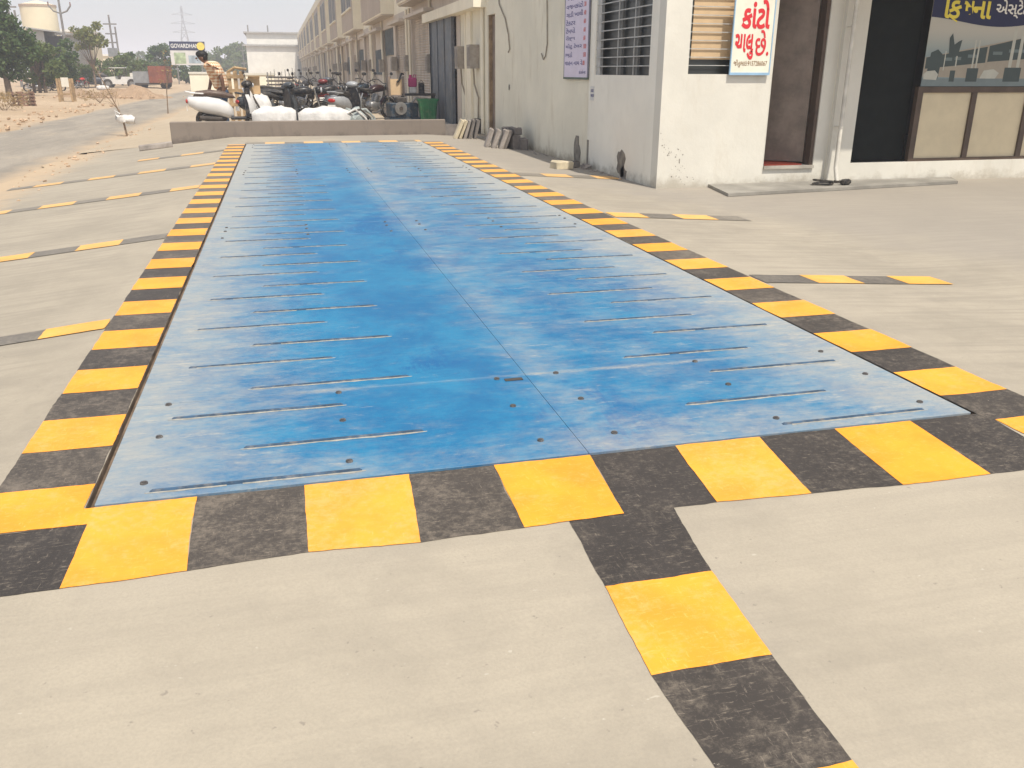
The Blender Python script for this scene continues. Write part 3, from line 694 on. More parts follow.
def cable(name, par, pts, r=.012, m_=BLACKP):
    mb = MB(); mb.tube(pts, r, 5); o = mb.build(name, m_, par); o.matrix_parent_inverse = Matrix.Translation(-Vector(an.location)); return o
WIRE = mat('old_wire', (.30,.26,.20), .8)
cable('wall_cable', an, [(XW-.01, 16.2, 3.2), (XW-.012, 16.0, 2.6), (XW-.012, 15.5, 2.3), (XW-.02, 15.2, 2.0), (XW-.012, 15.12, 1.72), (XW-.02, 15.2, 1.66)], .014, WIRE)
cable('wall_cable', an, [(XW-.01, 12.6, 3.3), (XW-.012, 12.55, 2.4), (XW-.012, 12.5, 1.75), (XW-.012, 12.6, 1.55), (XW-.012, 12.72, 1.5), (XW-.012, 12.85, 1.6)], .011, WIRE)
for nm, y0_, y1_, z1_, z2_, sd in (('bare_plaster_patch', 10.78, .16, .10, .24, 5), ('bare_plaster_patch', 15.2, .06, 1.0, .06, 9)):
    o = patch('p', y0_, z1_, y1_, z2_, None, sd); o.m = Matrix(); o = o.build(nm, PD, an); o.matrix_parent_inverse = Matrix.Translation(-Vector(an.location)); 
def meter_box(par, y, z, inv, sc_=.68):
    m1 = MB(); m1.box(XW-.22, XW-.0, y-.28*sc_, y+.28*sc_, z-.38*sc_, z+.38*sc_); o = m1.build('meter_box', mat('meter_grey', (.34,.30,.25), .6, .2), par); o.matrix_parent_inverse = inv
    m1 = MB(); m1.box(XW-.228, XW-.221, y-.2*sc_, y+.2*sc_, z-.30*sc_, z+.30*sc_); d = m1.build('lid', mat('meter_lid', (.24,.21,.18), .6, .2), o)
    m1 = MB(); m1.tube([(XW-.1, y, z-.38*sc_), (XW-.06, y+.1, z-.6), (XW-.04, y-.25, z-.9), (XW-.03, y-.15, z-1.4)], .022, 5); c = m1.build('meter_cable', WIRE, o)
inv_an = Matrix.Translation(-Vector(an.location))
meter_box(an, 18.2, 1.62, inv_an); meter_box(an, 19.7, 1.62, inv_an)
for y in (19.35, 17.5):
    m1 = MB(); m1.cyl((XW-.04, y, -.05), (XW-.04, y, 2.6), .04, .04, 8); o = m1.build('conduit', TERR, an); o.matrix_parent_inverse = inv_an
m1 = MB(); m1.box(XW-.08, XW, 17.9, 18.3, -.05, .25); o = m1.build('socket_box', BLACKP, an); o.matrix_parent_inverse = inv_an

# ------------------------------------------------------------------ terrace of row shops
def shutter_mesh(w_, h_):
    mb = MB(); n = int(h_/.075); vs_ = []; fs = []
    for i in range(n*2+1):
        z = h_*i/(n*2); x = -.02 if i % 2 else 0.0; vs_ += [(x, 0, z), (x, w_, z)]
    for i in range(n*2): fs.append((2*i, 2*i+1, 2*i+3, 2*i+2))
    return mb.add(vs_, fs).mesh('shutter')
SM = shutter_mesh(3.6, 3.0); SM.materials.append(SHUT)
PITCHU = 13.05
def make_unit():
    u = empty('row_shop', (XW, 20.25, -.09))
    def B(name, m_, *boxes, parent=None):
        mb = MB()
        for bx in boxes: mb.box(*bx)
        return mb.build(name, m_, parent or u)
    B('wall', LOWF, (.14, .4, 0, PITCHU, -.25, 3.4), (0, .4, 8.55, 9.6, -.25, 3.4), (0, .4, 0, .5, -.25, 3.4), (0, .4, 4.22, 4.4, -.25, 3.4), (0,.4,12.9,PITCHU,-.25,3.4), (.0,.14,.5,4.22,3.02,3.4), (0,.14,4.4,8.55,3.12,3.4), (0,.14,9.6,12.9,3.12,3.4))
    B('upper_wall', TERR, (.0, .4, 0, PITCHU, 3.401, 7.0), (.4, 6, 0, PITCHU, 3.2, 3.4), (5.8, 6, 0, PITCHU, -.25, 3.2), (5.8, 6, 0, PITCHU, 3.4, 7.0), (.4, 5.8, 0, .15, 3.4, 7.0))
    B('parapet', TERR, (-.52, .4, 0, PITCHU, 7.0, 7.62)); B('roof_slab', CONCL, (.4, 6, 0, PITCHU, 7.0, 7.15))
    bx = B('bay_box', TERR, (-.5, -.001, .05, 8.3, 3.45, 6.999)); B('bay_panel', TAUPE, (-.512, -.501, .12, 8.24, 3.5, 6.98), parent=bx)
    B('bay_soffit', LOWF, (-.46, 0, .1, 8.2, 3.40, 3.449), parent=bx)
    for a, c in ((.9, 3.6), (4.4, 7.6)):
        w_ = B('window', ALU, (-.535, -.513, a, a+.07, 4.55, 6.6), (-.535, -.513, c-.07, c, 4.55, 6.6), (-.535, -.513, a+.07, c-.07, 6.53, 6.6), (-.535, -.513, (a+c)/2-.04, (a+c)/2+.04, 4.55, 6.53))
        B('pane', GLASS, (-.525, -.514, a+.07, c-.07, 4.56, 6.53), parent=w_); B('sill', TERR, (-.60, -.513, a-.1, c+.1, 4.46, 4.549), parent=w_)
    for a, c in ((9.3, 10.6), (11.1, 12.4)):
        w_ = B('window', ALU, (-.02, -.001, a, c, 4.5, 4.56), (-.02, -.001, a, a+.05, 4.56, 6.3), (-.02, -.001, c-.05, c, 4.56, 6.3)); B('pane', GLASS, (-.015, -.001, a+.05, c-.05, 4.56, 6.3), parent=w_)
    mobj('shutter', SM, None, u, (.10, .56, .0)); mobj('shutter', SM, None, u, (.10, 4.7, .0)).scale = (1, 1.02, 1.03); mobj('shutter', SM, None, u, (.10, 9.62, 0)).scale = (1, .9, 1.03)
    B('ledge', LOWF, (-.30, 0, 3.9, 8.3, 3.02, 3.12), (-.30, 0, 9.5, 13.0, 3.02, 3.12))
    for y in (8.75, 9.45, 4.31):
        mb = MB(); mb.cyl((-.05, y, 0), (-.05, y, 3.4), .045, .045, 8); mb.build('conduit', TERR, u)
    for y, z in ((9.1, 1.65), (4.3, 1.6), (12.95, 1.65)):
        o = B('meter_box', bpy.data.materials['meter_grey'], (-.2, 0, y-.2, y+.2, z-.26, z+.26)); B('lid', bpy.data.materials['meter_lid'], (-.208, -.201, y-.14, y+.14, z-.2, z+.2), parent=o)
    B('step', CONCL, (-.35, 0, .5, 8.5, -.1, .06))
    return u
NTH = ['nearest', 'second', 'third', 'fourth', 'fifth', 'sixth', 'seventh', 'eighth', 'ninth', 'tenth', 'eleventh', 'farthest']
SHUTS = [SHUT, mat('shutter_grey', (.26,.25,.235), .6, .2, 1.5, .2, 30, dust=.3), mat('shutter_tan', (.45,.36,.26), .6, .2, 1.5, .2, 30, dust=.3), mat('shutter_blue_grey', (.17,.2,.22), .6, .2, 1.5, .2, 30, dust=.3)]
u0 = make_unit()
for i in range(12):
    u = u0 if i == 0 else tree_copy(u0)
    u.location = (XW, 20.25+PITCHU*i, -.09)
    rn_ = random.Random(40+i); mb_n = 0
    for ch in list(u.children):
        if i and ch.name.startswith('meter_box') and rn_.random() < .45:
            for g_ in list(ch.children): bpy.data.objects.remove(g_)
            bpy.data.objects.remove(ch); continue
        if i and ch.name.startswith('conduit'): ch.location.y += rn_.uniform(-.25, .25)
        if ch.name.startswith('shutter'):
            ch.material_slots[0].link = 'OBJECT'; ch.material_slots[0].material = SHUTS[rn_.choice((0, 0, 1, 2, 3))] if i else SHUT
            if i and rn_.random() < .3: ch.location.z += rn_.uniform(.9, 2.2); ch.scale.z *= .35
    tag(u, ('cream shop unit with overhanging taupe bay, %s in the terrace counted from the office' % NTH[i]), 'shop unit', 'terrace of two storey shop units')
# folding steel gate standing before the nearest shutter
gt = empty('steel_gate', (XW+.0, 20.8, -.09), 0, 'grey blue sheet steel gate leaf standing open against the nearest shop', 'gate')
mb = MB(); mb.box(-.10, -.04, 0, 3.3, .06, 2.8); mb.build('sheet', GATE, gt)
for y in (0, 1.1, 2.2, 3.26):
    mb = MB(); mb.box(-.125, -.101, y, y+.05, .06, 2.8); mb.build('stile', GATE, gt)
mb = MB(); mb.box(-.15, -.03, 3.3, 3.36, .0, 2.85); mb.build('post', BLACKP, gt)

# ------------------------------------------------------------------ warehouse at the end of the lane
wh = empty('white_warehouse', (1.5, 178, -.3), 0, 'plain white warehouse with stepped parapet closing the far end of the lane', 'building')
mb = MB(); mb.box(-6.2, 6.0, 0, 22, 0, 5.9); mb.build('wall', WARE, wh)
mb = MB(); mb.box(-6.8, 6.6, -.5, .6, 5.9, 6.2); mb.build('ledge', mat('grey_ledge', (.35,.34,.32), .7), wh)
mb = MB(); mb.box(-6.0, 6.0, .8, 22, 6.2, 8.2); mb.build('upper_wall', WARE, wh)
mb = MB(); mb.box(-6.5, 6.4, .3, 22, 8.2, 8.45); mb.build('roof_slab', bpy.data.materials['grey_ledge'], wh)
for x in (-5.6, -2.0):
    mb = MB(); mb.cyl((x,1,8.4), (x,1,9.6), .12); mb.build('vent_pipe', POLE, wh)
mb = MB(); mb.box(3.0, 6.05, -2.5, 0, 0, 4.2); mb.build('side_lean_to', mat('lean_to_grey', (.36,.37,.36), .8), wh)  # lean-to in a plain grey
# boundary walls behind the parked scooters
for nm, x0, x1, y, h, lab in (('boundary_wall', -4.9, -2.15, 60, 1.5, 'low cream boundary wall with capping left of the standing man'), ('boundary_wall', -1.55, .5, 58, 1.45, 'low cream boundary wall with capping right of the standing man')):
    w_ = empty(nm, ((x0+x1)/2, y, -.3), 0, lab, 'wall', 'low cream boundary walls'); hw = (x1-x0)/2
    mb = MB(); mb.box(-hw, hw, 0, .23, 0, h-.12); mb.build('wall', TERR, w_); mb = MB(); mb.box(-hw-.05, hw+.05, -.05, .28, h-.12, h); mb.build('capping', WHITEW, w_)

# ------------------------------------------------------------------ low concrete wall at the back end
lw = empty('low_concrete_wall', (1.3, 16.7, 0), 0, 'low raw concrete stop wall across the far end of the weighbridge', 'wall')
mb = MB(); mb.bbox((0, .09, .06), (5.68, .18, .50), b=.012); mb.build('wall', CONC, lw)
mb = MB(); mb.box(2.842, 3.2, .02, .16, -.19, .20); mb.build('end_block', SLABD, lw)
def stone(name, loc, d, rot, m_, lab, cat, grp=None, jit=.008):
    mb = MB(); mb.bbox((0,0,0), d, b=.012); mb.v = [(x+random.uniform(-jit,jit), y+random.uniform(-jit,jit), z+random.uniform(-jit,jit)) for x, y, z in mb.v]
    o = mb.build(name, m_, None, loc=loc, rot=rot); return tag(o, lab, cat, grp)
stone('kerb_stone', (-1.75, 15.9, -.10), (.62,.14,.10), (0,-.105,.12), SLAB, 'short kerb stone lying left of the low concrete wall', 'stone')
# paver slabs leaning in two groups against the wall
for i, (x, m_, ln_, cw) in enumerate(((4.28, SLABL, .42, 'cream paver slab, first of the group leaning by the low wall'), (4.37, SLABL, .40, 'cream paver slab, second of the group leaning by the low wall'), (4.47, SLAB, .40, 'grey paver slab, third of the group leaning by the low wall'), (4.58, SLABD, .42, 'dark paver slab, fourth of the group leaning by the low wall'), (4.70, SLABD, .42, 'dark paver slab, fifth of the group leaning by the low wall'))):
    stone('paver_slab', (x, 15.9+.05*i, gz(x, 16)+.185), (.07,.36,ln_), (0, R(24-3*i), R(-6)), m_, cw, 'paver', 'loose concrete pavers stacked along the wall')
for i, (x, y, m_, cw) in enumerate(((4.44, 13.75, SLAB, 'grey paver leaning leftmost in the nearer stack'), (4.54, 13.6, SLAB, 'grey paver leaning second in the nearer stack'), (4.66, 13.5, SLAB, 'pinkish grey paver leaning third in the nearer stack'), (4.74, 13.55, SLABD, 'dark paver leaning fourth in the nearer stack'))):
    stone('paver_slab', (x, y, gz(x, y)+.165), (.075,.34,.36), (0, R(18), R(-8)), m_, cw, 'paver', 'loose concrete pavers stacked along the wall')
for i, (x, y, z, d, cw) in enumerate(((4.87, 13.55, .13, (.15,.34,.26), 'dark block standing next to the leaning pavers'), (5.02, 13.45, .11, (.14,.36,.22), 'dark block beside the wall, rightmost of the stack'), (4.93, 13.6, .33, (.16,.2,.12), 'small dark block lying on top of the block stack'), (4.89, 13.95, .19, (.2,.3,.38), 'tall dark block behind the leaning pavers'))):
    stone('concrete_block', (x, y, gz(x, y)+z-.01), d, (0, 0, random.uniform(-.2, .2)), SLABD, cw, 'block', 'dark concrete blocks by the wall')
stone('pale_block', (4.66, 9.85, gz(4.66, 9.8)+.055), (.30,.2,.115), (.03,.02,.25), SLABL, 'pale chipped block lying alone by the cream wall', 'block')
stone('broken_brick', (4.95, 10.15, gz(4.95,10)+.045), (.16,.12,.09), (.1,.05,.7), SLABD, 'broken dark brick behind the pale block', 'brick', None, .02)
stone('broken_brick', (5.08, 9.95, gz(5.1,10)+.035), (.14,.1,.07), (.1,.05,.3), SLAB, 'broken grey brick touching the wall foot', 'brick', None, .02)
mb = MB()
for i in range(90):
    y = random.uniform(8.2, 16); x = 5.16-abs(random.gauss(0, .07)); r = random.uniform(.006, .025); mb.ell((x, y, gz(x, y)+r*.4), (r, r*1.2, r*.7), 6, 4, jit=.25)
for i in range(0):
    x, y = -3.25+random.gauss(0, .28)+abs(random.gauss(0, .25)), random.uniform(6, 26); r = random.choice((.008, .012, .02, .03, .045))*random.uniform(.6, 1.2); mb.ell((x, y, gz(x, y)+r*.4), (r, r*1.2, r*.7), 6, 4, jit=.25)
for i in range(14):
    x, y = random.uniform(-1, 5), random.uniform(-1.6, 4)
    if -.4 < x < 3.8 and y > -.6: continue
    r = random.uniform(.002, .006); mb.ell((x, y, gz(x, y)+r*.4), (r, r*1.2, r*.7), 6, 4, jit=.25)
tag(mb.build('gravel_crumbs', SLAB), 'loose crumbs of mortar and gravel at the wall foot', 'gravel', kind='stuff')

# ------------------------------------------------------------------ two-wheelers
def wheel(par, x, r, w_, name='wheel', z=None):
    z = r if z is None else z
    mb = MB(); mb.torus((0,0,0), r-w_*.5, w_*.5, 'Y', 24, 8)
    wo = mb.build(name, RUBBER, par, True, (x, 0, z))
    m2 = MB(); m2.torus((0,0,0), r-w_*1.05, w_*.16, 'Y', 20, 6, flat=2.2); m2.cyl((0,-.05,0), (0,.05,0), .035, .035, 10)
    for k in range(6):
        t = k*math.pi/3; m2.cyl((.03*math.cos(t), 0, .03*math.sin(t)), ((r-w_*1.1)*math.cos(t), 0, (r-w_*1.1)*math.sin(t)), .011, .009, 5)
    m2.build('rim', RIM, wo, True); return wo
def mirrors(par, x, z, m_=BLACKP):
    for s in (-1, 1):
        mb = MB(); mb.tube([(x, s*.22, z), (x+.01, s*.30, z+.10), (x-.01, s*.34, z+.19)], .007, 5); mb.ell((x-.02, s*.36, z+.23), (.018,.065,.045), 10, 6)
        mb.build('mirror', m_, par, True)
def scooter(body, seat, loc, rz, label, group='two wheelers parked behind the low wall', tilt=0, scale=1, floor=BLACKP, head=None):
    u = empty('scooter', loc, rz, label, 'scooter', group, scale); u.rotation_euler = (tilt, 0, rz)
    wheel(u, -.62, .225, .10, 'rear_wheel'); wheel(u, .66, .225, .10, 'front_wheel')
    mb = MB(); mb.loft([(-.98,.64,.05,.05),(-.94,.62,.13,.11),(-.80,.58,.19,.165),(-.55,.54,.215,.20),(-.3,.49,.20,.20),(-.12,.42,.16,.17),(-.02,.36,.08,.10)], 16); mb.build('rear_cowl', body, u, True)
    mb = MB(); mb.loft([(-.84,.72,.10,.02),(-.78,.77,.15,.06),(-.5,.79,.16,.075),(-.2,.755,.145,.075),(.0,.71,.10,.035),(.04,.69,.05,.01)], 14); mb.build('seat', seat, u, True)
    mb = MB(); mb.tube([(-.62,.15,.78),(-.85,.14,.79),(-.98,.10,.82),(-1.0,0,.825),(-.98,-.10,.82),(-.85,-.14,.79),(-.62,-.15,.78)], .016, 6); mb.build('grab_rail', body, u, True)
    mb = MB(); mb.bbox((.16,0,.255), (.52,.34,.06), b=.02); mb.build('footboard', floor, u)
    sec = [(.40,.27,.17),(.42,.40,.20),(.40,.58,.21),(.35,.76,.19),(.29,.90,.15)]
    mb = MB(); rg = []
    for x, z, hw in sec:
        rg.append([(x+.07-.09*(t/hw)**2, t, z) for t in [hw*(-1+2*i/8) for i in range(9)]] + [(x+.0-.10*(t/hw)**2, t, z) for t in [hw*(1-2*i/8) for i in range(9)]])
    mb.rings(rg); mb.build('front_shield', body, u, True)
    mb = MB(); mb.box(.24,.36,-.19,.19,.28,.90); mb.build('inner_shield', BLACKP, u)
    mb = MB(); mb.ell((.32,0,.97), (.13,.17,.085), 14, 8); hc = mb.build('handlebar_cover', head or body, u, True)
    mb = MB(); mb.ell((.44,0,.955), (.03,.07,.05), 12, 6); mb.build('headlight', m_lamp, hc, True)
    mb = MB(); mb.tube([(.26,-.34,1.0),(.29,-.15,.98),(.3,0,.97),(.29,.15,.98),(.26,.34,1.0)], .017, 6); mb.build('handlebar', BLACKP, u, True)
    mirrors(u, .28, 1.0)
    mb = MB(); n = 9; rg = []
    for i in range(n):
        t = R(20+150*i/(n-1)); rg.append([(.66+.275*math.cos(t), -.07, .225+.275*math.sin(t)), (.66+.29*math.cos(t), 0, .225+.29*math.sin(t)), (.66+.275*math.cos(t), .07, .225+.275*math.sin(t)), (.66+.265*math.cos(t), 0, .225+.265*math.sin(t))])
    mb.rings(rg); mb.build('front_fender', body, u, True)
    for s in (-1, 1):
        mb = MB(); mb.cyl((.66, s*.085, .225), (.42, s*.06, .72), .022, .022, 8); mb.build('fork', STEEL_D, u, True)
    mb = MB(); mb.ell((-.985,0,.62), (.03,.10,.05), 12, 6); mb.build('tail_light', REDP, u, True)
    mb = MB(); mb.box(-1.0,-.99,-.10,.10,.42,.52); mb.build('number_plate', WINK, u)
    mb = MB(); mb.cyl((-.75,-.17,.27), (-.28,-.17,.24), .055, .045, 10); mb.build('exhaust', STEEL_D, u, True)
    mb = MB(); mb.bbox((-.42,.03,.27), (.5,.24,.16), b=.04); mb.build('engine', STEEL_D, u)
    return u
m_lamp = m_glass('lamp_lens', (.55,.56,.58), .1)
def motorcycle(tank, loc, rz, label, group='two wheelers parked behind the low wall', tilt=.12, tail=REDP, scale=1, cat='motorcycle'):
    u = empty('motorcycle', loc, rz, label, cat, group, scale); u.rotation_euler = (tilt, 0, rz)
    wheel(u, -.64, .30, .10, 'rear_wheel'); wheel(u, .66, .30, .085, 'front_wheel')
    mb = MB(); mb.loft([(-.06,.80,.08,.05),(.02,.83,.13,.085),(.2,.85,.145,.105),(.36,.85,.12,.09),(.44,.84,.06,.05)], 14); mb.build('fuel_tank', tank, u, True)
    mb = MB(); mb.loft([(-.82,.86,.09,.03),(-.6,.85,.13,.045),(-.3,.81,.135,.045),(-.04,.80,.09,.04)], 14); mb.build('seat', SEATK, u, True)
    mb = MB(); mb.loft([(-.95,.82,.04,.03),(-.8,.78,.09,.06),(-.5,.72,.11,.09),(-.25,.68,.11,.08)], 12); tl = mb.build('tail_cowl', tank, u, True)
    mb = MB(); mb.ell((-.96,0,.80), (.03,.08,.045), 12, 6); mb.build('tail_light', tail, tl, True)
    mb = MB()
    for pts in (((.5,0,.88),(.42,0,.5),(.2,0,.26),(-.2,0,.26),(-.42,0,.42),(-.4,0,.72)), ((.48,0,.84),(.0,0,.72),(-.5,0,.74))): mb.tube(pts, .022, 6)
    for s in (-1, 1): mb.tube([(-.64,s*.09,.30),(-.25,s*.1,.36),(.0,s*.09,.34)], .02, 6)
    mb.build('frame', STEEL_D, u, True)
    mb = MB(); mb.bbox((.06,0,.38), (.36,.26,.24), b=.04); mb.cyl((.12,0,.48), (.19,0,.68), .10, .09, 12)
    for k in range(4): mb.cyl((.13+.018*k,0,.52+.04*k), (.135+.018*k,0,.535+.04*k), .125, .125, 12)
    mb.build('engine', RIM, u, True)
    for s in (-1, 1):
        mb = MB(); mb.cyl((.66,s*.075,.30), (.5,s*.075,.92), .024, .024, 8); mb.build('fork', CHROME, u, True)
        mb = MB(); mb.cyl((-.60,s*.12,.36), (-.46,s*.12,.74), .028, .028, 8); mb.build('shock_absorber', CHROME, u, True)
    mb = MB(); mb.tube([(.36,-.37,1.03),(.42,-.2,1.06),(.48,-.06,.97),(.48,.06,.97),(.42,.2,1.06),(.36,.37,1.03)], .015, 6); mb.build('handlebar', BLACKP, u, True)
    mirrors(u, .40, 1.05)
    mb = MB(); mb.ell((.60,0,.86), (.09,.095,.09), 12, 8); hl_ = mb.build('headlight', BLACKP, u, True); mb = MB(); mb.ell((.67,0,.86), (.03,.075,.07), 12, 6); mb.build('lens', m_lamp, hl_, True)
    mb = MB(); mb.tube([(.2,-.12,.46),(.26,-.14,.28),(.05,-.16,.20),(-.3,-.17,.22)], .022, 7); mb.cyl((-.3,-.17,.22), (-.82,-.18,.33), .04, .05, 10); mb.build('exhaust', CHROME, u, True)
    for x, a0, a1, rr in ((.66, 30, 165, .345), (-.64, 40, 170, .345)):
        mb = MB(); rg = []
        for i in range(9):
            t = R(a0+(a1-a0)*i/8); rg.append([(x+rr*math.cos(t), -.055, .30+rr*math.sin(t)), (x+(rr+.012)*math.cos(t), 0, .30+(rr+.012)*math.sin(t)), (x+rr*math.cos(t), .055, .30+rr*math.sin(t)), (x+(rr-.01)*math.cos(t), 0, .30+(rr-.01)*math.sin(t))])
        mb.rings(rg); mb.build('fender', BLACKP if x < 0 else tank, u, True)
    return u
G1 = 'two wheelers parked behind the low wall'
scooter(WPAINT, SEATB, (-.33, 18.45, .04), R(4), 'white scooter with brown seat at the left end of the low wall', head=BLACKP)
motorcycle(BLACKP, (1.02, 20.3, -.0), R(-6), 'black motorcycle beside the white scooter, behind the white sacks')
scooter(mat('dark_grey_scooter', (.06,.065,.07), .3, .1), SEATK, (.62, 19.45, 0), R(24), 'dark grey scooter between the white scooter and the black motorcycle')
scooter(mat('maroon_scooter', (.16,.03,.03), .3, .1), SEATK, (2.05, 27.2, 0), R(86), 'maroon scooter seen from behind with white plate, standing alone in the lane')
motorcycle(mat('black_red_tank', (.03,.012,.012), .3, .1), (3.15, 23.2, 0), R(38), 'black motorcycle with red tail light left of the engine')
motorcycle(BLACKP, (1.55, 33.5, 0), R(70), 'dark motorcycle, left one of the pair farther up the lane')
scooter(mat('blue_grey_scooter', (.08,.09,.11), .3, .1), SEATK, (2.55, 34.5, 0), R(80), 'blue grey scooter, right one of the pair farther up the lane')

motorcycle(BLACKP, (1.75, 22.0, 0), R(18), 'black motorcycle behind the sacks with its front wheel toward the lane')
scooter(mat('silver_scooter', (.30,.31,.32), .3, .1), SEATK, (2.35, 20.6, 0), R(62), 'silver grey scooter behind the tarpaulin heap')
motorcycle(BLUEP, (3.0, 26.2, 0), R(50), 'dark blue motorcycle against the shop steps beyond the engine')
motorcycle(BLACKP, (.75, 25.5, 0), R(30), 'black motorcycle standing between the sacks and the pipe rack')
# white woven sacks lying behind the wall, grey tarpaulin heap at their end
def sack(loc, L_, w_, h_, rz, lab, m_=SACK, name='woven_sack', cat='sack', seed=1, grp='white woven sacks behind the low wall'):
    rn = random.Random(seed); mb = MB(); rg = []; n = 18
    for i in range(15):
        f = i/14; x = -L_/2+L_*f; k = min(1, (math.sin(math.pi*min(max(f, .015), .985)))**.22); ring = []
        for j in range(n):
            t = 2*math.pi*j/n; e = lambda q: math.copysign(abs(q)**.6, q)
            g = 1+.05*math.sin(7*f*3+j*1.3+seed)+rn.uniform(-.03, .03) + .045*math.sin(f*23+seed)*math.cos(3*t+f*9)
            ring.append((x, w_/2*k*e(math.cos(t))*g, h_/2+h_/2*k*e(math.sin(t))*g))
        rg.append(ring)
    mb.rings(rg); return tag(mb.build(name, m_, None, True, loc, (0, 0, rz)), lab, cat, grp)
sack((.55, 17.75, -.03), 1.0, .6, .60, .03, 'white woven sack lying beside the white scooter', seed=2)
sack((1.62, 17.75, -.03), 1.2, .6, .58, -.02, 'longer white woven sack right of the dark strap', seed=5)
sack((.22, 18.7, .02), .5, .45, .78, .2, 'upright white sack under the cardboard carton', seed=8)
stp = MB(); stp.torus((0,0,0), .30, .022, 'X', 20, 6); o = stp.build('sack_strap', BLACKP, None, True, (1.015, 17.75, .24)); o.scale = (1, 1, .86); tag(o, 'dark strap standing between the two white sacks', 'strap')
th = empty('tarpaulin_heap', (2.36, 17.85, -.02), .1, 'crumpled grey tarpaulin heaped at the right end of the white sacks', 'tarpaulin')
mb = MB(); rg = []
for i in range(13):
    f = i/12; z = .62*math.sin(math.pi*(.12+.8*f))**.8*(1-.25*f); x = -.42+.8*f
    rg.append([(x+.05*math.sin(j*2.1+i), -.3+.6*j/8+.03*math.cos(i*1.7+j), max(0.01, z*(1-.35*abs(j-4)/4)+.05*math.sin(i*2.3+j*1.9))) for j in range(9)] + [(x, .3-.6*j/8, 0) for j in range(9)])
mb.rings(rg); mb.build('sheet', TARP, th, True)
for k in range(3):
    mb = MB(); mb.tube([(-.36+.12*k, -.27, .40+.05*k), (-.12+.12*k, -.3, .52), (.1+.1*k, -.3, .34), (.24+.06*k, -.3, .06)], .028, 6, r1=.02); mb.build('fold', (SACK, STEEL_D, TARP)[k], th, True)
cb = empty('cardboard_carton', (.12, 18.72, .80), .15, 'tan cardboard carton balanced on the upright white sack', 'carton')
mb = MB(); mb.bbox((0,0,.16), (.26,.24,.32), b=.006); mb.build('box', CARD, cb)
for s in (-1, 1):
    mb = MB(); mb.box(-.128,.128,-.12,0,0,.006); f_ = mb.build('flap', CARD, cb, loc=(0, s*.12, .322), rot=(s*R(30), 0, 0 if s < 0 else math.pi))

# engine set, crate, jug, can, bench, bin
en = empty('engine_set', (3.98, 22.6, -.01), R(8), 'dark blue engine set with flywheel next to the green bin', 'engine')
mb = MB(); mb.bbox((0,0,.28), (.80,.5,.40), b=.03); mb.build('block', BLUEP, en)
mb = MB(); mb.box(-.45,.45,-.3,.3,0,.09); mb.build('skid', BLUEP, en)
mb = MB(); mb.cyl((-.12,-.32,.34), (-.12,-.255,.34), .17, .17, 20); fwl = mb.build('flywheel', RIM, en, True)
mb = MB(); mb.cyl((-.12,-.36,.34), (-.12,-.32,.34), .05, .05, 12); mb.build('hub', STEEL_D, fwl, True)
mb = MB(); mb.bbox((-.05,0,.55), (.3,.3,.16), b=.03); mb.build('cylinder_head', STEEL_D, en)
mb = MB(); mb.tube([(.25,-.2,.5),(.33,-.28,.62),(.42,-.28,.60),(.48,-.26,.3)], .025, 7); mb.build('hose', RIM, en, True)
ct = empty('wooden_crate', (3.88, 23.0, .64), R(4), 'open wooden crate frame with tan board on top of the engine', 'crate')
mb = MB(); mb.box(-.17,.17,-.02,0,.03,.45); mb.build('board', BEIGE, ct)
for s in (-1, 1):
    mb = MB(); mb.box(s*.2-.03, s*.2+.03, -.06, .24, 0, .52); mb.build('post', BROWN, ct)
mb = MB(); mb.box(-.17,.17,-.05,.24,0,.03); mb.build('rail', BROWN, ct); mb = MB(); mb.tube([(.02,-.05,.36),(.08,-.06,.42),(.16,-.04,.6),(.22,0,.58)], .03, 6); mb.build('rope', BLACKP, ct)
jg = empty('magenta_jug', (4.36, 23.1, .70), 0, 'magenta plastic jug with white lower half on the bench', 'jug')
mb = MB(); mb.bbox((0,0,.30), (.24,.16,.26), b=.03); mb.cyl((-.05,0,.43), (-.05,0,.5), .04); mb.build('upper_body', PINK, jg); mb = MB(); mb.bbox((0,0,.09), (.2,.15,.17), b=.02); mb.build('lower_body', SACK, jg)
mb = MB(); mb.tube([(.02,0,.42),(.04,0,.5),(.10,0,.5),(.11,0,.42)], .014, 6); mb.build('handle', PINK, jg)
cn = empty('black_can', (4.62, 23.15, .70), 0, 'small black can on the bench beside the magenta jug', 'can')
mb = MB(); mb.cyl((0,0,0), (0,0,.26), .09, .09, 12); mb.cyl((0,0,.26), (0,0,.29), .07, .05, 12); mb.build('body', BLACKP, cn, True); mb = MB(); mb.tube([(-.08,0,.27),(0,0,.36),(.08,0,.27)], .008, 5); mb.build('handle', BLACKP, cn)
bh = empty('work_bench', (4.45, 23.15, -.03), 0, 'narrow dark steel bench carrying jug and can behind the green bin', 'bench')
mb = MB(); mb.box(-.42,.55,-.18,.18,.67,.73); mb.build('top', STEEL_D, bh)
for x in (-.38, .51):
    for y in (-.15, .15):
        mb = MB(); mb.box(x-.02,x+.02,y-.02,y+.02,0,.67); mb.build('leg', STEEL_D, bh)
gb = empty('green_bin', (4.66, 22.35, -.05), 0, 'tapered green plastic bin standing behind the low wall near the steel gate', 'bin')
rr_ = lambda hx, hy, z: [(x, y, z) for x, y in ((hx-.04,-hy),(hx,-hy+.04),(hx,hy-.04),(hx-.04,hy),(-hx+.04,hy),(-hx,hy-.04),(-hx,-hy+.04),(-hx+.04,-hy))]
mb = MB(); mb.rings([rr_(.20,.18,0), rr_(.26,.23,.60), rr_(.245,.215,.60), rr_(.19,.17,.05)]); mb.build('body', GREENB, gb)
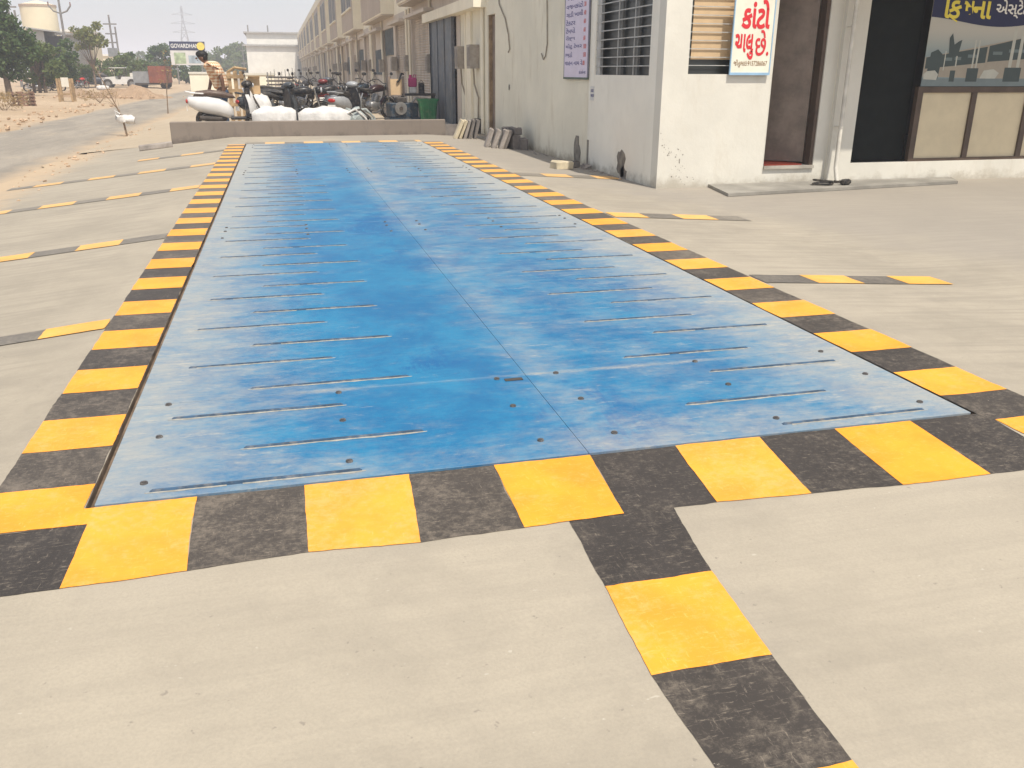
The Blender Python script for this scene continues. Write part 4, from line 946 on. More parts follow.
mb = MB(); mb.rings([rr_(.285,.255,.57), rr_(.285,.255,.63), rr_(.25,.22,.63), rr_(.25,.22,.57), rr_(.285,.255,.57)], cap=False); mb.build('rim', GREENB, gb)
for x in (-.15, 0, .15):
    mb = MB(); mb.box(x-.012, x+.012, -.235, -.20, .05, .55); mb.build('rib', GREENB, gb, rot=(0,0,0))
# stacked pipes by the warehouse lane
ps = empty('pipe_rack', (.85, 56, -.1), 0, 'low rack of dark steel pipes in front of the white warehouse', 'rack')
for k in range(4):
    mb = MB(); mb.cyl((-.9,0,.35+.22*k), (.95,0,.35+.22*k), .05, .05, 8); mb.build('pipe', STEEL_D, ps)
for x in (-.8, .85):
    mb = MB(); mb.box(x-.04,x+.04,-.12,-.06,0,1.3); mb.build('upright', POLE, ps)
for k in range(7):
    mb = MB(); mb.cyl((-.6+.22*k,.5,0), (-.6+.22*k,.5,1.3+.3*random.random()), .02, .02, 6); mb.build('rod', POLE, ps)

# ------------------------------------------------------------------ man standing behind the scooter
def skin_mesh(name, joints, edges, root=0, sub=2):
    me = bpy.data.meshes.new(name); me.from_pydata([j[:3] for j in joints], edges, [])
    o = bpy.data.objects.new(name, me); COL.objects.link(o)
    md = o.modifiers.new('s', 'SKIN'); md.use_smooth_shade = True
    sv = me.skin_vertices[0].data
    for i, j in enumerate(joints):
        r = j[3]; sv[i].radius = (r, r) if not isinstance(r, tuple) else r
    sv[root].use_root = True
    ms = o.modifiers.new('u', 'SUBSURF'); ms.levels = sub; ms.render_levels = sub
    dg = bpy.context.evaluated_depsgraph_get(); out = bpy.data.meshes.new_from_object(o.evaluated_get(dg))
    bpy.data.objects.remove(o); out.name = name
    out.polygons.foreach_set('use_smooth', [True]*len(out.polygons)); return out
man = empty('person', (-.62, 19.75, -.02), 0, 'man in checked orange shirt and blue jeans leaning forward behind the white scooter', 'person')
man.scale = (1.15, 1.15, .975)
# faces -X, leaning forward; right side toward the viewer
hip = (0,0,.98); J = [(0,0,.98,(.14,.12)), (-.03,0,1.12,(.13,.105)), (-.09,0,1.28,(.155,.11)), (-.16,0,1.45,(.15,.10)), (-.24,0,1.53,(.058,.058)), (-.30,0,1.575,(.055,.055)), (-.335,0,1.63,(.088,.08)), (-.35,0,1.705,(.078,.072))]
E_ = [(i, i+1) for i in range(7)]
def chain(start, pts):
    i0 = start
    for p in pts:
        J.append(p); E_.append((i0, len(J)-1)); i0 = len(J)-1
    return i0
for s in (-1, 1):
    k = chain(0, [(0, s*.10, .90, .10), (-.03, s*.11, .50, .062), (.02, s*.11, .10, .042)]); chain(k, [(-.07, s*.12, .04, .038), (-.15, s*.12, .03, .03)])
    sh_ = chain(3, [(-.15, s*.19, 1.44, .065)])
    if s < 0: w_ = chain(sh_, [(.02, -.25, 1.20, .047), (.04, -.24, .96, .033)])
    else: w_ = chain(sh_, [(-.20, .25, 1.19, .047), (-.26, .20, .95, .033)])
    hp = J[w_]; d = Vector((.01, 0, -1)) if s < 0 else Vector((-.3, -.1, -.9))
    d.normalize(); p = Vector(hp[:3]) + d*.06; pk = chain(w_, [(*p, .028)])
    for q in range(4):
        a = p + d*.05 + Vector((0.022*(q-1.5), 0.0, 0)); c = a + d*(.045+.006*(1.5-abs(q-1.5))) + Vector((-.012, .004*s, 0)); chain(pk, [(*a, .010), (*c, .008)])
    t_ = p + Vector((-.035, .01, 0)) + d*.01; chain(pk, [(*t_, .011), (*(t_+d*.035+Vector((-.01,0,0))), .009)])
mobj('body', skin_mesh('body', J, E_), SKIN, man)
def shirt_mat():
    t = NT('checked_shirt'); X, Y, Z = t.sep(t.co)
    f = t.math('MULTIPLY', t.math('ADD', t.math('SINE', t.math('MULTIPLY', Z, 90)), t.math('SINE', t.math('MULTIPLY', t.math('ADD', X, Y), 90))), .5)
    t.color(t.mix(t.ramp(f, -.6, .6), (.52,.25,.12), (.78,.66,.48))); t.rough(.85); t.bump(t.noise(14, 4), .5, .02); return t.mat
sj = [(0,0,.90,(.19,.17)), (-.02,0,1.05,(.185,.165)), (-.09,0,1.28,(.205,.19)), (-.155,0,1.44,(.19,.19)), (-.20,0,1.525,(.095,.095))]; se = [(0,1),(1,2),(2,3),(3,4)]
for s in (-1, 1):
    n0 = len(sj); sj += [(-.15, s*.20, 1.44, .12)] + ([(.01, -.25, 1.22, .085)] if s < 0 else [(-.20, .245, 1.22, .085)]); se += [(3, n0), (n0, n0+1)]
mobj('shirt', skin_mesh('shirt', sj, se), shirt_mat(), man)
mb = MB(); mb.ell((-.15,0,1.455), (.17,.275,.115), 18, 10, jit=.02); mb.build('shirt_yoke', bpy.data.materials['checked_shirt'], man, True)
tj = [(0,0,.96,(.15,.13)), (0,0,.90,(.155,.13))]; te = [(0,1)]
for s in (-1, 1):
    n0 = len(tj); tj += [(0, s*.10, .80, .11), (-.03, s*.11, .50, .08), (.02, s*.11, .10, .065)]; te += [(1, n0), (n0, n0+1), (n0+1, n0+2)]
mobj('jeans', skin_mesh('jeans', tj, te), JEANS, man)
mb = MB(); mb.ell((-.325,0,1.71), (.115,.095,.095), 16, 10, jit=.05); mb.ell((-.275,0,1.645), (.06,.088,.10), 14, 8, jit=.05); mb.build('hair', HAIR, man, True)
mb = MB(); mb.ell((-.435,0,1.62), (.022,.016,.025), 10, 6); mb.build('nose', SKIN, man, True)
for s in (-1, 1):
    mb = MB(); mb.ell((-.32, s*.09, 1.625), (.022,.012,.034), 10, 6); mb.build('ear', SKIN, man, True)
    mb = MB(); mb.ell((-.41, s*.035, 1.65), (.012,.016,.009), 8, 6); mb.build('eye', HAIR, man, True)
    mb = MB(); mb.bbox((-.05, s*.115, .035), (.27,.10,.07), b=.025); mb.build('shoe', BLACKP, man)
mb = MB(); mb.ell((-.418,0,1.575), (.012,.028,.008), 10, 6); mb.build('mouth', mat('lips', (.12,.05,.04), .6), man, True)
# bamboo-coloured wooden stand behind the man
ws = empty('wooden_stand', (-.42, 22.5, -.05), 0, 'tan wooden stand with crossed laths behind the man', 'stand')
for x in (-.16, .0, .16):
    mb = MB(); mb.box(x-.05,x+.05,-.03,.03,0,1.35-.1*abs(x)); mb.build('post', WOOD, ws)
for z in (.45, .8, 1.15):
    mb = MB(); mb.box(-.24,.24,-.055,-.031,z,z+.09); mb.build('lath', WOOD, ws)
mb = MB(); mb.tube([(-.2,0,1.3),(.0,-.03,1.42),(.3,0,1.38)], .035, 6); mb.build('top_pole', WOOD, ws)

# ------------------------------------------------------------------ vegetation
def leaves(cl, n_, size, seed, flat_=.6):
    rg = np.random.default_rng(seed); C_ = []; 
    tot = sum(c[3]*c[4]*c[5] for c in cl)**1.0
    P_ = []
    for c in cl:
        k = max(8, int(n_*(c[3]*c[4]*c[5])/tot)); d = rg.normal(size=(k, 3)); d /= np.linalg.norm(d, axis=1)[:, None]
        r = rg.uniform(.35, 1, k)**.6; r *= 1 + .25*np.sin(d[:, 0]*5+c[0])*np.cos(d[:, 1]*4+d[:, 2]*5)
        P_.append(np.array(c[:3]) + d*r[:, None]*np.array(c[3:6]))
    P_ = np.vstack(P_); k = len(P_)
    a = rg.normal(size=(k, 3)); a /= np.linalg.norm(a, axis=1)[:, None]; b_ = np.cross(a, rg.normal(size=(k, 3))); b_ /= np.linalg.norm(b_, axis=1)[:, None]
    s = size*rg.uniform(.6, 1.4, k)[:, None]
    V = np.stack([P_-a*s, P_+b_*s*flat_, P_+a*s, P_-b_*s*flat_], 1).reshape(-1, 3)
    F = np.arange(k*4).reshape(-1, 4)
    me = bpy.data.meshes.new('crown'); me.from_pydata(V.tolist(), [], F.tolist()); return me
def tree(name, label, base, h, cl, n_, size, lm, seed, trunk_r=.16, group='trees beyond the road', cat='tree', stems=1):
    u = empty(name, base, 0, label, cat, group); rn = random.Random(seed); mb = MB()
    for q in range(stems):
        x0 = (q-(stems-1)/2)*.35; lean = rn.uniform(-.3, .3)
        mb.tube([(x0, 0, -.1), (x0+lean*.3, .1, h*.25), (x0+lean*.6, -.05, h*.5), (x0+lean, 0, h*.72)], trunk_r, 7, r1=trunk_r*.35)
    for c in cl: mb.tube([(0, 0, h*.3), ((c[0])*.5, c[1]*.5, (h*.3+c[2])/2+.1), (c[0], c[1], c[2])], trunk_r*.45, 5, r1=trunk_r*.12)
    mb.build('trunk', BARK, u, True); mobj('crown', leaves(cl, n_, size, seed), lm, u); return u
def clumps(n_, rx, ry, z0_, z1_, r, seed):
    rn = random.Random(seed); out = []
    for i in range(n_):
        f = rn.random(); z = z0_+(z1_-z0_)*f; k = .45+.55*math.sin(math.pi*(.15+.75*f)); t = rn.uniform(0, 6.28); q = rn.uniform(.15, 1)**.5
        rr = r*rn.uniform(.6, 1.25); out.append((rx*k*q*math.cos(t), ry*k*q*math.sin(t), z, rr, rr, rr*.75))
    return out
def ground_at(u, D, z=-.25):                     # place along the view direction of an image column, on the roadside soil
    p = on(1, D, u, 80); return (p.x, D, z)
big = [(-.9,0,5.6,.9,.9,.7), (-.3,.2,4.9,.9,.9,.7), (-1.3,-.3,4.6,1.0,.9,.8), (.5,0,4.1,.8,.8,.6), (-.6,.5,3.9,1.1,1,.8), (1.2,.2,3.3,.75,.7,.55), (.4,-.4,3.1,.9,.9,.7), (-1.2,.2,3.2,1.1,1,.8), (1.7,-.1,2.5,.6,.6,.5), (.8,.3,2.1,.8,.8,.6), (-.5,-.2,2.2,1.1,1,.8), (-1.8,.4,2.2,1,1,.8), (.2,.3,1.4,.8,.8,.5), (-1.5,-.2,1.3,1,.9,.6), (-.9,0,6.3,.6,.5,.5), (-1.9,0,5.6,.9,.8,.7), (-.2,.1,6.0,.6,.6,.5), (-1.5,.3,6.6,.7,.6,.5), (.3,.1,5.2,.6,.6,.5)]
tree('shade_tree', 'big dark green tree at the left edge of the view', ground_at(7, 58), 6.4, big, 13000, .12, LEAFD, 3, .2)
tree('shade_tree', 'bushy green tree in front of the grey shed', ground_at(38, 66), 3.9, clumps(16, 1.8, 1.4, 1.0, 3.5, .62, 5), 5200, .11, LEAFM, 5, .12, stems=3)
tree('shade_tree', 'dark green tree right of the shed opening', ground_at(58, 72), 3.9, clumps(14, 1.6, 1.3, .8, 3.4, .68, 7), 3400, .13, LEAFD, 7, .15)
tree('thin_tree', 'sparse yellowish tree rising above the shrubs', ground_at(95, 84), 5.2, clumps(11, 1.5, 1.2, 3.4, 5.4, .55, 9), 1500, .13, LEAFY, 9, .1)
for i, (u_, D, h, lm, lab) in enumerate(((80, 86, 2.9, LEAFM, 'rounded green shrub left of the sparse tree'), (104, 92, 3.3, LEAFM, 'green shrub mass behind the white jeep'), (122, 98, 3.6, LEAFM, 'yellow green shrub above the jeep'), (140, 100, 3.9, LEAFD, 'dark shrub left of the rust red container'), (150, 112, 3.2, LEAFM, 'pale green shrub behind the container'))):
    tree('roadside_shrub', lab, ground_at(u_, D), h, clumps(10, 1.9, 1.4, .7, h-.9, .62, 20+i), 2200, .13, lm, 30+i, .1, 'shrubs beyond the road', 'shrub')
tree('shade_tree', 'dark round tree just left of the billboard', ground_at(163, 126), 4.5, clumps(16, 1.9, 1.6, 1.0, 4.0, .9, 51), 5000, .15, LEAFD, 51, .14)
tree('shade_tree', 'low dark tree under the billboard', ground_at(186, 118), 2.6, clumps(10, 2.0, 1.5, .6, 2.0, .7, 55), 2500, .15, LEAFD, 55, .1)
for i, (u_, D, h) in enumerate(((226, 190, 6.2), (236, 205, 6.6), (246, 215, 7.4), (258, 220, 6.6), (205, 230, 6.0), (146, 240, 5.5), (268, 240, 6.0))):
    tree('hazy_tree', 'hazy green tree far off, %s of the far line' % ['leftmost behind the man', 'second behind the man', 'tallest in the middle', 'nearest the white warehouse', 'low one right of the billboard', 'low one left of the billboard', 'half hidden by the warehouse'][i], ground_at(u_, D, -.3), h, clumps(13, 4.0, 2.5, 1.2, h-.5, 1.5, 60+i), 2600, .3, LEAFM, 70+i, .2, 'hazy trees on the far horizon')
def twiggy(name, label, base, pts, r, seed, nb, lm=None, group=None, cat='sapling', nl=60):
    u = empty(name, base, 0, label, cat, group); rn = random.Random(seed); mb = MB(); mb.tube(pts, r, 6, r1=r*.3); tips = []
    for i in range(nb):
        f = rn.uniform(.35, 1); k = f*(len(pts)-1); a = min(int(k), len(pts)-2); p = Vector(pts[a]).lerp(Vector(pts[a+1]), k-a)
        q = p + Vector((rn.uniform(-.4, .4), rn.uniform(-.4, .4), rn.uniform(.1, .45))); mb.tube([p, (p+q)/2+Vector((0,0,.04)), q], r*.3, 4, r1=r*.08); tips.append(q)
    mb.build('stem', TWIG, u)
    if lm:
        mobj('foliage', leaves([(*t, .16, .16, .14) for t in tips], nl, .035, seed), lm, u)
    return u
p = on(2, -.29, 127, 135)
twiggy('bare_sapling', 'leaning bare sapling at the road edge holding a white bag', (p.x, p.y, -.32), [(0,0,0),(-.05,0,.45),(-.25,0,1.0),(-.55,0,1.75)], .03, 4, 7, None, None)
bg_ = empty('snagged_bag', (p.x+.02, p.y-.06, .12), .1, 'torn white plastic bag snagged on the leaning sapling', 'bag')
mb = MB(); rg = []
for i in range(9):
    f = i/8; rg.append([(-.2+.42*f+.03*math.sin(3*t), .07*math.cos(t)*(1+.3*math.sin(5*f+t)), (.095*math.sin(t)*(1+.35*math.cos(4*t+9*f))-.03*f)) for t in [2*math.pi*j/10 for j in range(10)]])
mb.rings(rg); mb.build('bag', SACK, bg_, True)
mb = MB(); mb.tube([(-.2,0,.05),(-.22,0,.2),(-.1,0,.12)], .02, 5); mb.build('loop', SACK, bg_, True)
p = on(2, -.29, 168, 113)
twiggy('bare_sapling', 'thin bare sapling farther up the road edge', (p.x, p.y, -.32), [(0,0,0),(.05,0,.8),(.15,0,1.5),(.1,0,2.1)], .025, 14, 9, DRYL, None, nl=40)
for i, (u_, v_, n_) in enumerate(((12, 106, 500), (5, 112, 350), (100, 103, 350))):
    p = on(2, -.27, u_, v_); cl = clumps(6, .8, .5, .1, .6, .3, 90+i)
    o = empty('dry_bush', (p.x, p.y, -.27), 0, 'dry brown bush, %s' % ['leftmost at the road edge', 'at the frame edge among rubble', 'on the soil mound'][i], 'bush', 'dry bushes by the road')
    mobj('foliage', leaves(cl, n_, .06, 90+i, .25), DRYL, o); mb = MB()
    for k in range(9): t = k*.7; mb.tube([(0,0,0), (.3*math.cos(t), .3*math.sin(t), .3), (.6*math.cos(t), .5*math.sin(t), .55)], .012, 4, r1=.004)
    mb.build('stem', TWIG, o)
# tree guards: brick ring and post guard
p = on(2, -.27, 25, 106)
tg = empty('brick_tree_guard', (p.x, p.y, -.27), 0, 'round brown brick tree guard at the roadside', 'tree guard')
bmsh = MB(); bmsh.bbox((0,0,0), (.22,.11,.07), b=.008); bmm = bmsh.mesh('brick'); bmm.materials.append(BRICK)
for r_ in range(8):
    for k in range(10):
        if (r_+k) % 2: continue
        t = 2*math.pi*(k+.5*(r_ % 2))/10; mobj('brick', bmm, None, tg, (.42*math.cos(t), .42*math.sin(t), .04+.078*r_), (0, 0, t+math.pi/2))
p = on(2, -.27, 68, 102)
tg = empty('post_tree_guard', (p.x, p.y, -.27), 0, 'square wooden post guard with pale top round a young tree', 'tree guard')
for x in (-.3, .3):
    for y in (-.3, .3):
        mb = MB(); mb.box(x-.05,x+.05,y-.05,y+.05,0,1.15); mb.build('post', WOOD, tg)
for z in (.35, .75):
    for a in (-.3, .3):
        mb = MB(); mb.box(-.35,.35,a-.02,a+.02,z,z+.07); mb.build('rail', WOOD, tg)
mb = MB(); mb.box(-.1,.25,-.36,-.34,.75,1.2); mb.build('tag_board', WHITEW, tg)
# soil and rubble mound
vm = []; fm = []; nx, ny = 40, 12; p = on(2, -.27, 105, 99); rn = random.Random(5)
for j in range(ny):
    for i in range(nx):
        fx, fy2 = i/(nx-1), j/(ny-1); hgt = .6*math.sin(math.pi*fx)**.8*math.sin(math.pi*fy2)*(1+.4*math.sin(fx*11)+.2*math.sin(fx*23+fy2*7))
        vm.append((-3.4+6.8*fx, -2+4*fy2, max(-.15, hgt+rn.uniform(-.08,.08)*(1 if 0 < i < nx-1 and 0 < j < ny-1 else 0)-.05)))
for j in range(ny-1):
    for i in range(nx-1): fm.append((j*nx+i, j*nx+i+1, (j+1)*nx+i+1, (j+1)*nx+i))
me = bpy.data.meshes.new('soil_mound'); me.from_pydata(vm, [], fm); tag(mobj('soil_mound', me, m_dirt('mound_soil', (.30,.21,.14), (.38,.27,.18), (.22,.155,.105)), None, (p.x, 56, -.28)), 'brown soil and rubble mound across the road', kind='structure')
mb = MB()
for i in range(260):
    if i < 150: x, y = p.x+random.gauss(0, 1.6), 54.6+random.gauss(0, .5); z = -.2
    else: x, y = random.gauss(-7.9, .7), random.uniform(20, 44); z = -.27
    r = random.uniform(.02, .075); mb.ell((x, y, z+r*.4), (r, r*1.2, r*.8), 6, 4, jit=.3)
for i in range(170):
    x, y = -3.3+random.gauss(0, .2)+abs(random.gauss(0, .2)), random.uniform(7, 26); r = random.choice((.008, .012, .02, .035))*random.uniform(.6, 1.2); mb.ell((x, y, gz(x, y)+r*.25), (r, r*1.2, r*.6), 6, 4, jit=.3)
tag(mb.build('rubble', mat('rubble_tan', (.46,.33,.22), .95, .3, 3, .4)), 'scattered tan rubble stones along the road edges', 'rubble', kind='stuff')

# ------------------------------------------------------------------ far side of the road: shed, tank, buildings, poles
def Bx(name, m_, par, *boxes):
    mb = MB()
    for bx in boxes: mb.box(*bx)
    return mb.build(name, m_, par)
def at(u, D): p = on(1, D, u, 75); return p.x
def hz_at(u, v, D): return on(1, D, u, v).z + .3
# cylindrical tank
D = 120; x0, x1 = on(1, D, 21, 15).x, on(1, D, 57, 15).x; TH = hz_at(40, 6, D-2); rT = (x1-x0)/2
tk = empty('storage_tank', ((x0+x1)/2, D, -.3), 0, 'tall cream cylindrical storage tank behind the grey shed', 'tank')
mb = MB(); mb.cyl((0,0,0), (0,0,TH), rT, rT, 40); mb.build('shell', TANK, tk, True)
mb = MB(); mb.cyl((0,0,TH), (0,0,TH+.25), rT*1.03, rT*1.03, 40); mb.build('rim', mat('tank_rim', (.40,.30,.22), .7), tk, True)
mb = MB(); mb.cyl((0,0,TH+.25), (0,0,TH+.7), rT, .2, 40); mb.build('roof', TANK, tk, True)
# shed
D = 95; x0, x1 = on(1, D, 28, 40).x, on(1, D, 66, 45).x; za, zb = hz_at(28, 27, D), hz_at(66, 33, D); zm = (za+zb)/2
sd = empty('grey_shed', (x0, D, -.3), 0, 'grey sheet shed with sloping roof and dark open bay', 'shed')
w_ = x1-x0
mb = MB(); mb.rings([[(0,0,0),(w_*.45,0,0),(w_*.45,0,zm-.1),(0,0,za-.1)], [(0,.1,0),(w_*.45,.1,0),(w_*.45,.1,zm-.1),(0,.1,za-.1)]]); mb.build('front_sheet', SHEET, sd)
Bx('rear_wall', SHEET, sd, (0, w_, 11.8, 12, 0, zb-.2)); Bx('side_wall', SHEET, sd, (0,.15,.1,11.8,0,za-.15), (w_-.15,w_,0,11.8,0,zb-.12))
mb = MB(); mb.rings([[(-.3,-.6,za-.08),(w_+.6,-.6,zb-.12),(w_+.6,-.6,zb),(-.3,-.6,za+.05)], [(-.3,12.2,za-.08),(w_+.6,12.2,zb-.12),(w_+.6,12.2,zb),(-.3,12.2,za+.05)]]); mb.build('roof', SHEET, sd)
Bx('bay_post', POLE, sd, (w_*.98-.15, w_*.98, -.1, .0, 0, zb-.2)); Bx('bay_shade_panel', mat('shed_bay_shade', (.06,.065,.08), .7), sd, (w_*.455, w_*.97, 1.0, 1.1, 0, zb-.25))  # dark panel stands for the shade inside the open bay
# small cream buildings
for nm, D, u0_, u1_, h, lab in (('cream_building', 112, 70, 93, hz_at(82, 32, 112), 'cream flat roofed building right of the grey shed'), ('pale_building', 150, 96, 116, 3.6, 'pale low building behind the shrubs')):
    x0, x1 = at(u0_, D), at(u1_, D); bo = empty(nm, (x0, D, -.3), 0, lab, 'building'); w_ = x1-x0
    Bx('wall', TANK, bo, (0, w_, 0, 8, 0, h)); Bx('roof_slab', WARE, bo, (-.2, w_+.2, -.2, 8.2, h, h+.25))
    for k in range(2):
        wn = Bx('window', BRFR, bo, (w_*(.2+.4*k), w_*(.2+.4*k)+.8, -.05, -.001, h*.5, h*.5+1)); Bx('pane', GLASS, wn, (w_*(.2+.4*k)+.08, w_*(.2+.4*k)+.72, -.06, -.051, h*.5+.08, h*.5+.92))
    if nm == 'pale_building': continue
# utility poles
def upole(u_, D, h, lab, kind=0):
    o = empty('utility_pole', (at(u_, D), D, -.3), 0, lab, 'pole', 'utility poles beyond the road')
    mb = MB(); mb.cyl((0,0,0), (0,0,h), .13, .09, 8); mb.build('mast', POLE, o)
    if kind == 0:
        mb = MB(); mb.tube([(-.9,0,h-.55),(-.55,0,h-1.0),(0,0,h-1.2),(.55,0,h-1.0),(.9,0,h-.55)], .07, 6); mb.build('v_arm', POLE, o)
        mb = MB(); mb.box(-.75,.75,-.06,.06,h-3.0,h-2.85); mb.build('cross_arm', POLE, o)
        for x in (-.9, 0, .9):
            mb = MB(); mb.cyl((x,0,h-.55 if x else h), (x,0,h-.25 if x else h+.3), .07, .05, 6); mb.build('insulator', mat('insulator', (.2,.12,.1), .4), o)
    else:
        for z in (1.0, 2.0, 2.9):
            mb = MB(); mb.box(-.8+.1*z,.8-.1*z,-.06,.06,h-z,h-z+.14); mb.build('cross_arm', POLE, o)
        mb = MB(); mb.box(-.55,.55,-.3,.3,h-4.3,h-3.4); mb.build('transformer', GALV, o)
        mb = MB(); mb.cyl((.5,0,0), (.5,0,h-1.2), .11, .09, 8); mb.build('second_mast', POLE, o)
    return o
upole(70.5, 88, hz_at(70, -1, 88), 'utility pole with upswept arms beside the shed'); upole(20, 92, hz_at(20, -4, 92), 'utility pole with transformer in front of the tank', 1)
upole(117, 108, hz_at(116, 15, 108), 'twin utility pole with stacked cross arms above the shrubs', 1); upole(245, 150, 5.6, 'short thin pole left of the white warehouse', 0).scale = (.6,.6,1)
# lattice pylon
D = 420; k_ = D/300
py = empty('lattice_pylon', (at(189, D), D, -.4), .2, 'tall lattice power pylon faint in the haze', 'pylon')
hp = 27.5; leg = lambda z: .28 + (3.4-.28)*max(0, (1-z/22))**1.0
for sx in (-1, 1):
    for sy in (-1, 1):
        mb = MB(); mb.tube([(sx*leg(z), sy*leg(z), z) for z in (0, 6, 12, 18, 22, hp)], .17, 4); mb.build('leg', GALV, py)
mb = MB(); zs = [0, 4, 8, 11, 14, 17, 19.5, 22, 24.5, 27]
for a, c in zip(zs[:-1], zs[1:]):
    for (s0, s1) in (((1,1),(-1,1)), ((-1,1),(-1,-1)), ((-1,-1),(1,-1)), ((1,-1),(1,1))):
        A_, B_ = leg(a), leg(c); mb.cyl((s0[0]*A_, s0[1]*A_, a), (s1[0]*B_, s1[1]*B_, c), .09, .09, 4); mb.cyl((s1[0]*A_, s1[1]*A_, a), (s0[0]*B_, s0[1]*B_, c), .09, .09, 4)
mb.build('bracing', GALV, py)
for z, w_ in ((17.0, 4.6), (20.5, 5.0), (24.0, 4.2)):
    mb = MB(); mb.tube([(-w_,0,z), (0,0,z+.9), (w_,0,z)], .12, 4); mb.tube([(-w_,0,z), (0,0,z-.1), (w_,0,z)], .12, 4); mb.build('cross_arm', GALV, py)
# billboard
D = 110; xa, xb_ = at(173, D), at(208, D)
bl = empty('roadside_billboard', ((xa+xb_)/2, D, -.3), 0, 'wide roadside billboard with navy heading reading GOVARDHAN and yellow disc', 'billboard'); hw = (xb_-xa)/2
Bx('panel', mat('billboard_white', (.62,.60,.58), .5, .1, 1), bl, (-hw, hw, -.06, 0, 2.15, 4.7)); Bx('heading', NAVY, bl, (-hw, hw, -.075, -.061, 3.75, 4.7))
Bx('picture_block', mat('picture_blue', (.32,.38,.42), .5, .3, 1.5), bl, (.0, hw*.7, -.075, -.061, 2.35, 3.2)); Bx('picture_block', mat('picture_green', (.35,.42,.26), .5, .4, 2), bl, (-hw*.8, -.3, -.075, -.061, 2.3, 3.5))
glyphs([('GOVARDHAN', -hw+.12, 4.02, .62, .78, .012)], WINK, bl, 'lettering', (0, -.077, 0), (R(90), 0, 0))
mb = MB(); mb.cyl((hw*.76,-.085,4.2), (hw*.76,-.076,4.2), .44, .44, 20); mb.build('yellow_disc', mat('disc_yellow', (.8,.6,.1), .5), bl)
for x in (-hw*.7, hw*.7):
    mb = MB(); mb.cyl((x,.06,0), (x,.06,4.6), .07, .07, 8); mb.build('post', POLE, bl)
# vehicles across the road
D = 83
tr = empty('container_truck', ((at(140, D)+at(166, D))/2, D, -.27), R(0), 'rust red container on a grey truck bed parked across the road', 'truck'); hw = (at(166, D)-at(140, D))/2
Bx('container', RUST, tr, (-hw*.35, hw, 0, 4.5, .5, 1.9)); Bx('side_panel', GALV, tr, (-hw*1.6, -hw*.36, .3, 4.3, .35, 1.45))
for k in range(6):
    Bx('rib', RUST, tr, (-hw*.3+hw*.24*k, -hw*.3+hw*.24*k+.06, -.05, -.001, .55, 1.85))
Bx('chassis', STEEL_D, tr, (-hw*1.5, hw*.95, .2, 4.4, .35, .5))
for x in (-hw*1.2, hw*.7):
    for y in (.6, 3.8):
        mb = MB(); mb.torus((0,0,0), .22, .1, 'Y', 16, 8); mb.cyl((0,-.08,0), (0,.08,0), .2, .2, 14); w_ = mb.build('wheel', RUBBER, tr, True, (x, y, .32))
D = 86
jp = empty('open_jeep', (at(120, D), D, -.25), 0, 'open white jeep with bare windscreen frame parked by the shrubs', 'jeep'); hw = (at(135, D)-at(105, D))/2
mb = MB(); mb.rings([[(x, y, z) for x, z in ((-1.5,.35),(1.55,.35),(1.6,.95),(.2,.98),(.1,.75),(-.3,.75),(-.35,1.0),(-1.5,.92))] for y in (-.7, .7)]); mb.build('body', WPAINT, jp)
mb = MB(); mb.tube([(-.42,-.65,1.0),(-.62,-.62,1.62),(-.62,.62,1.62),(-.42,.65,1.0)], .04, 6); mb.build('windscreen_frame', BLACKP, jp)
mb = MB(); mb.tube([(.5,-.65,.98),(.45,-.62,1.7),(.45,.62,1.7),(.5,.65,.98)], .045, 6); mb.build('roll_bar', STEEL_D, jp)
mb = MB(); mb.bbox((-.15,0,1.72), (1.3,1.3,.06), b=.02); mb.build('canopy', WPAINT, jp)
Bx('seat', SEATK, jp, (-.1,.25,-.55,.55,.7,1.1)); Bx('bumper', STEEL_D, jp, (-1.62,-1.5,-.7,.7,.38,.52)); Bx('load_box', WHITEW, jp, (.9,1.5,-.5,.5,.98,1.3))
for x in (-1.0, 1.0):
    for s in (-1, 1):
        mb = MB(); mb.torus((0,0,0), .29, .11, 'Y', 20, 8); w_ = mb.build('wheel', RUBBER, jp, True, (x, s*.70, .40)); m2 = MB(); m2.cyl((0,-.06,0), (0,.06,0), .2, .2, 14); m2.build('hub', RIM, w_, True)
D = 90
cr = empty('dark_car', (at(90, D), D, -.25), R(4), 'dark blue grey hatchback parked left of the white jeep', 'car')
CARP = mat('car_dark_paint', (.045,.055,.08), .3, .1, 3, 0, dust=.25)
mb = MB(); mb.loft([(-1.75,.55,.6,.22),(-1.6,.58,.74,.30),(-.9,.60,.78,.34),(0,.62,.8,.36),(.9,.60,.78,.34),(1.6,.60,.74,.32),(1.75,.58,.6,.24)], 20, p=.5); bd_ = mb.build('body', CARP, cr, True)
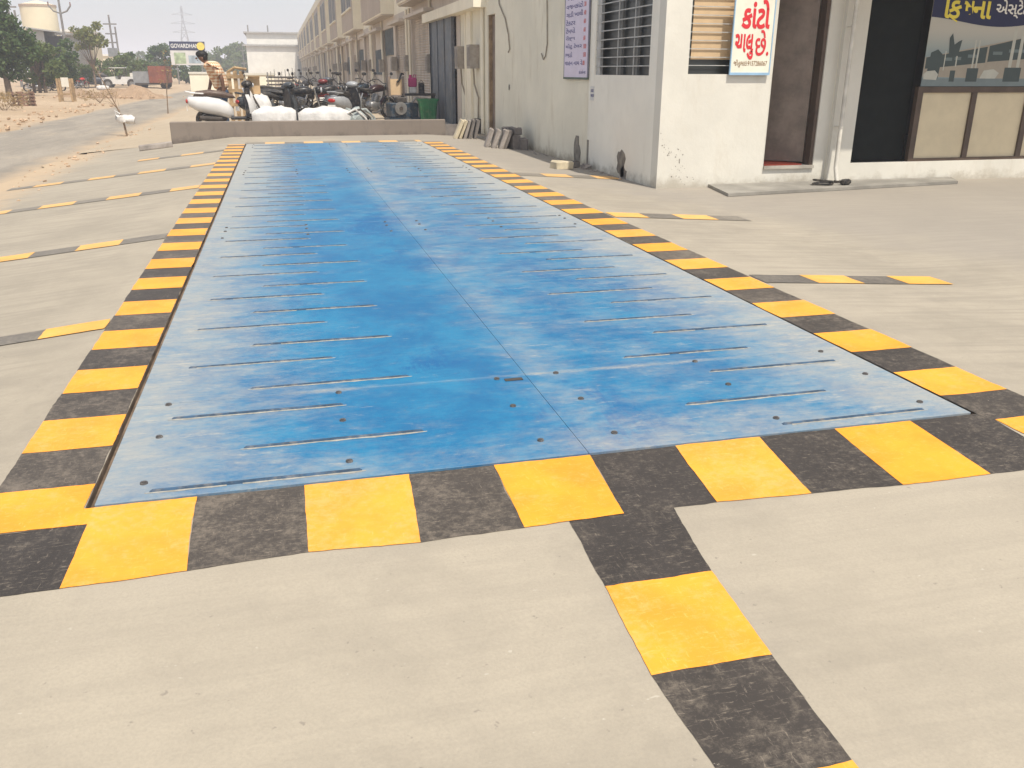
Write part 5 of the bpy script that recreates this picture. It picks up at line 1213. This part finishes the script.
mb = MB(); mb.loft([(-.95,.95,.55,.03),(-.5,1.10,.6,.22),(.3,1.15,.62,.25),(1.1,1.1,.6,.22),(1.5,.95,.55,.05)], 18, p=.5); mb.build('cabin', GLASS, cr, True); mb = MB(); mb.bbox((.3,0,1.39), (1.3,1.05,.04), b=.015); mb.build('roof', CARP, cr)
for x in (-1.1, 1.1):
    for s in (-1, 1):
        mb = MB(); mb.torus((0,0,0), .21, .09, 'Y', 18, 8); w_ = mb.build('wheel', RUBBER, cr, True, (x, s*.72, .29)); m2 = MB(); m2.cyl((0,-.05,0), (0,.05,0), .16, .16, 12); m2.build('hub', RIM, w_, True)
for s in (-1, 1):
    mb = MB(); mb.ell((-1.72, s*.5, .62), (.06,.16,.07), 10, 6); mb.build('headlight', m_lamp, cr, True)
for i, (u_, D, rz, t_, lab) in enumerate(((35, 71, 15, BLACKP, 'black motorcycle, left of the row under the big tree'), (43, 72, 25, BLUEP, 'dark blue motorcycle, middle of the row under the big tree'), (50, 72.5, 10, BLACKP, 'black motorcycle, right of the row under the big tree'), (79, 80, 60, REDP, 'red motorcycle standing by the post guard'))):
    motorcycle(t_, (at(u_, D), D, -.26), R(rz), lab, 'motorcycles parked across the road')
sack((at(101, 57), 57.0, .12), .7, .45, .3, .1, 'white sack thrown on the soil mound', seed=21, grp=None)
# ------------------------------------------------------------------ haze
hz = MB(); hz.box(-4600, 4600, -4600, 4600, -1.5, 36)
ho = hz.build('haze', None); tag(ho, 'pale dusty haze in the air', 'haze', kind='stuff')
hm = bpy.data.materials.new('haze_air'); hm.use_nodes = True; hn = hm.node_tree
for nd in list(hn.nodes):
    if nd.type == 'BSDF_PRINCIPLED': hn.nodes.remove(nd)
pv = hn.nodes.new('ShaderNodeVolumePrincipled'); pv.inputs['Color'].default_value = (.84,.885,1.0,1); pv.inputs['Density'].default_value = .0016; pv.inputs['Anisotropy'].default_value = .0
hn.links.new(pv.outputs[0], [n for n in hn.nodes if n.type == 'OUTPUT_MATERIAL'][0].inputs['Volume'])
ho.data.materials.append(hm)
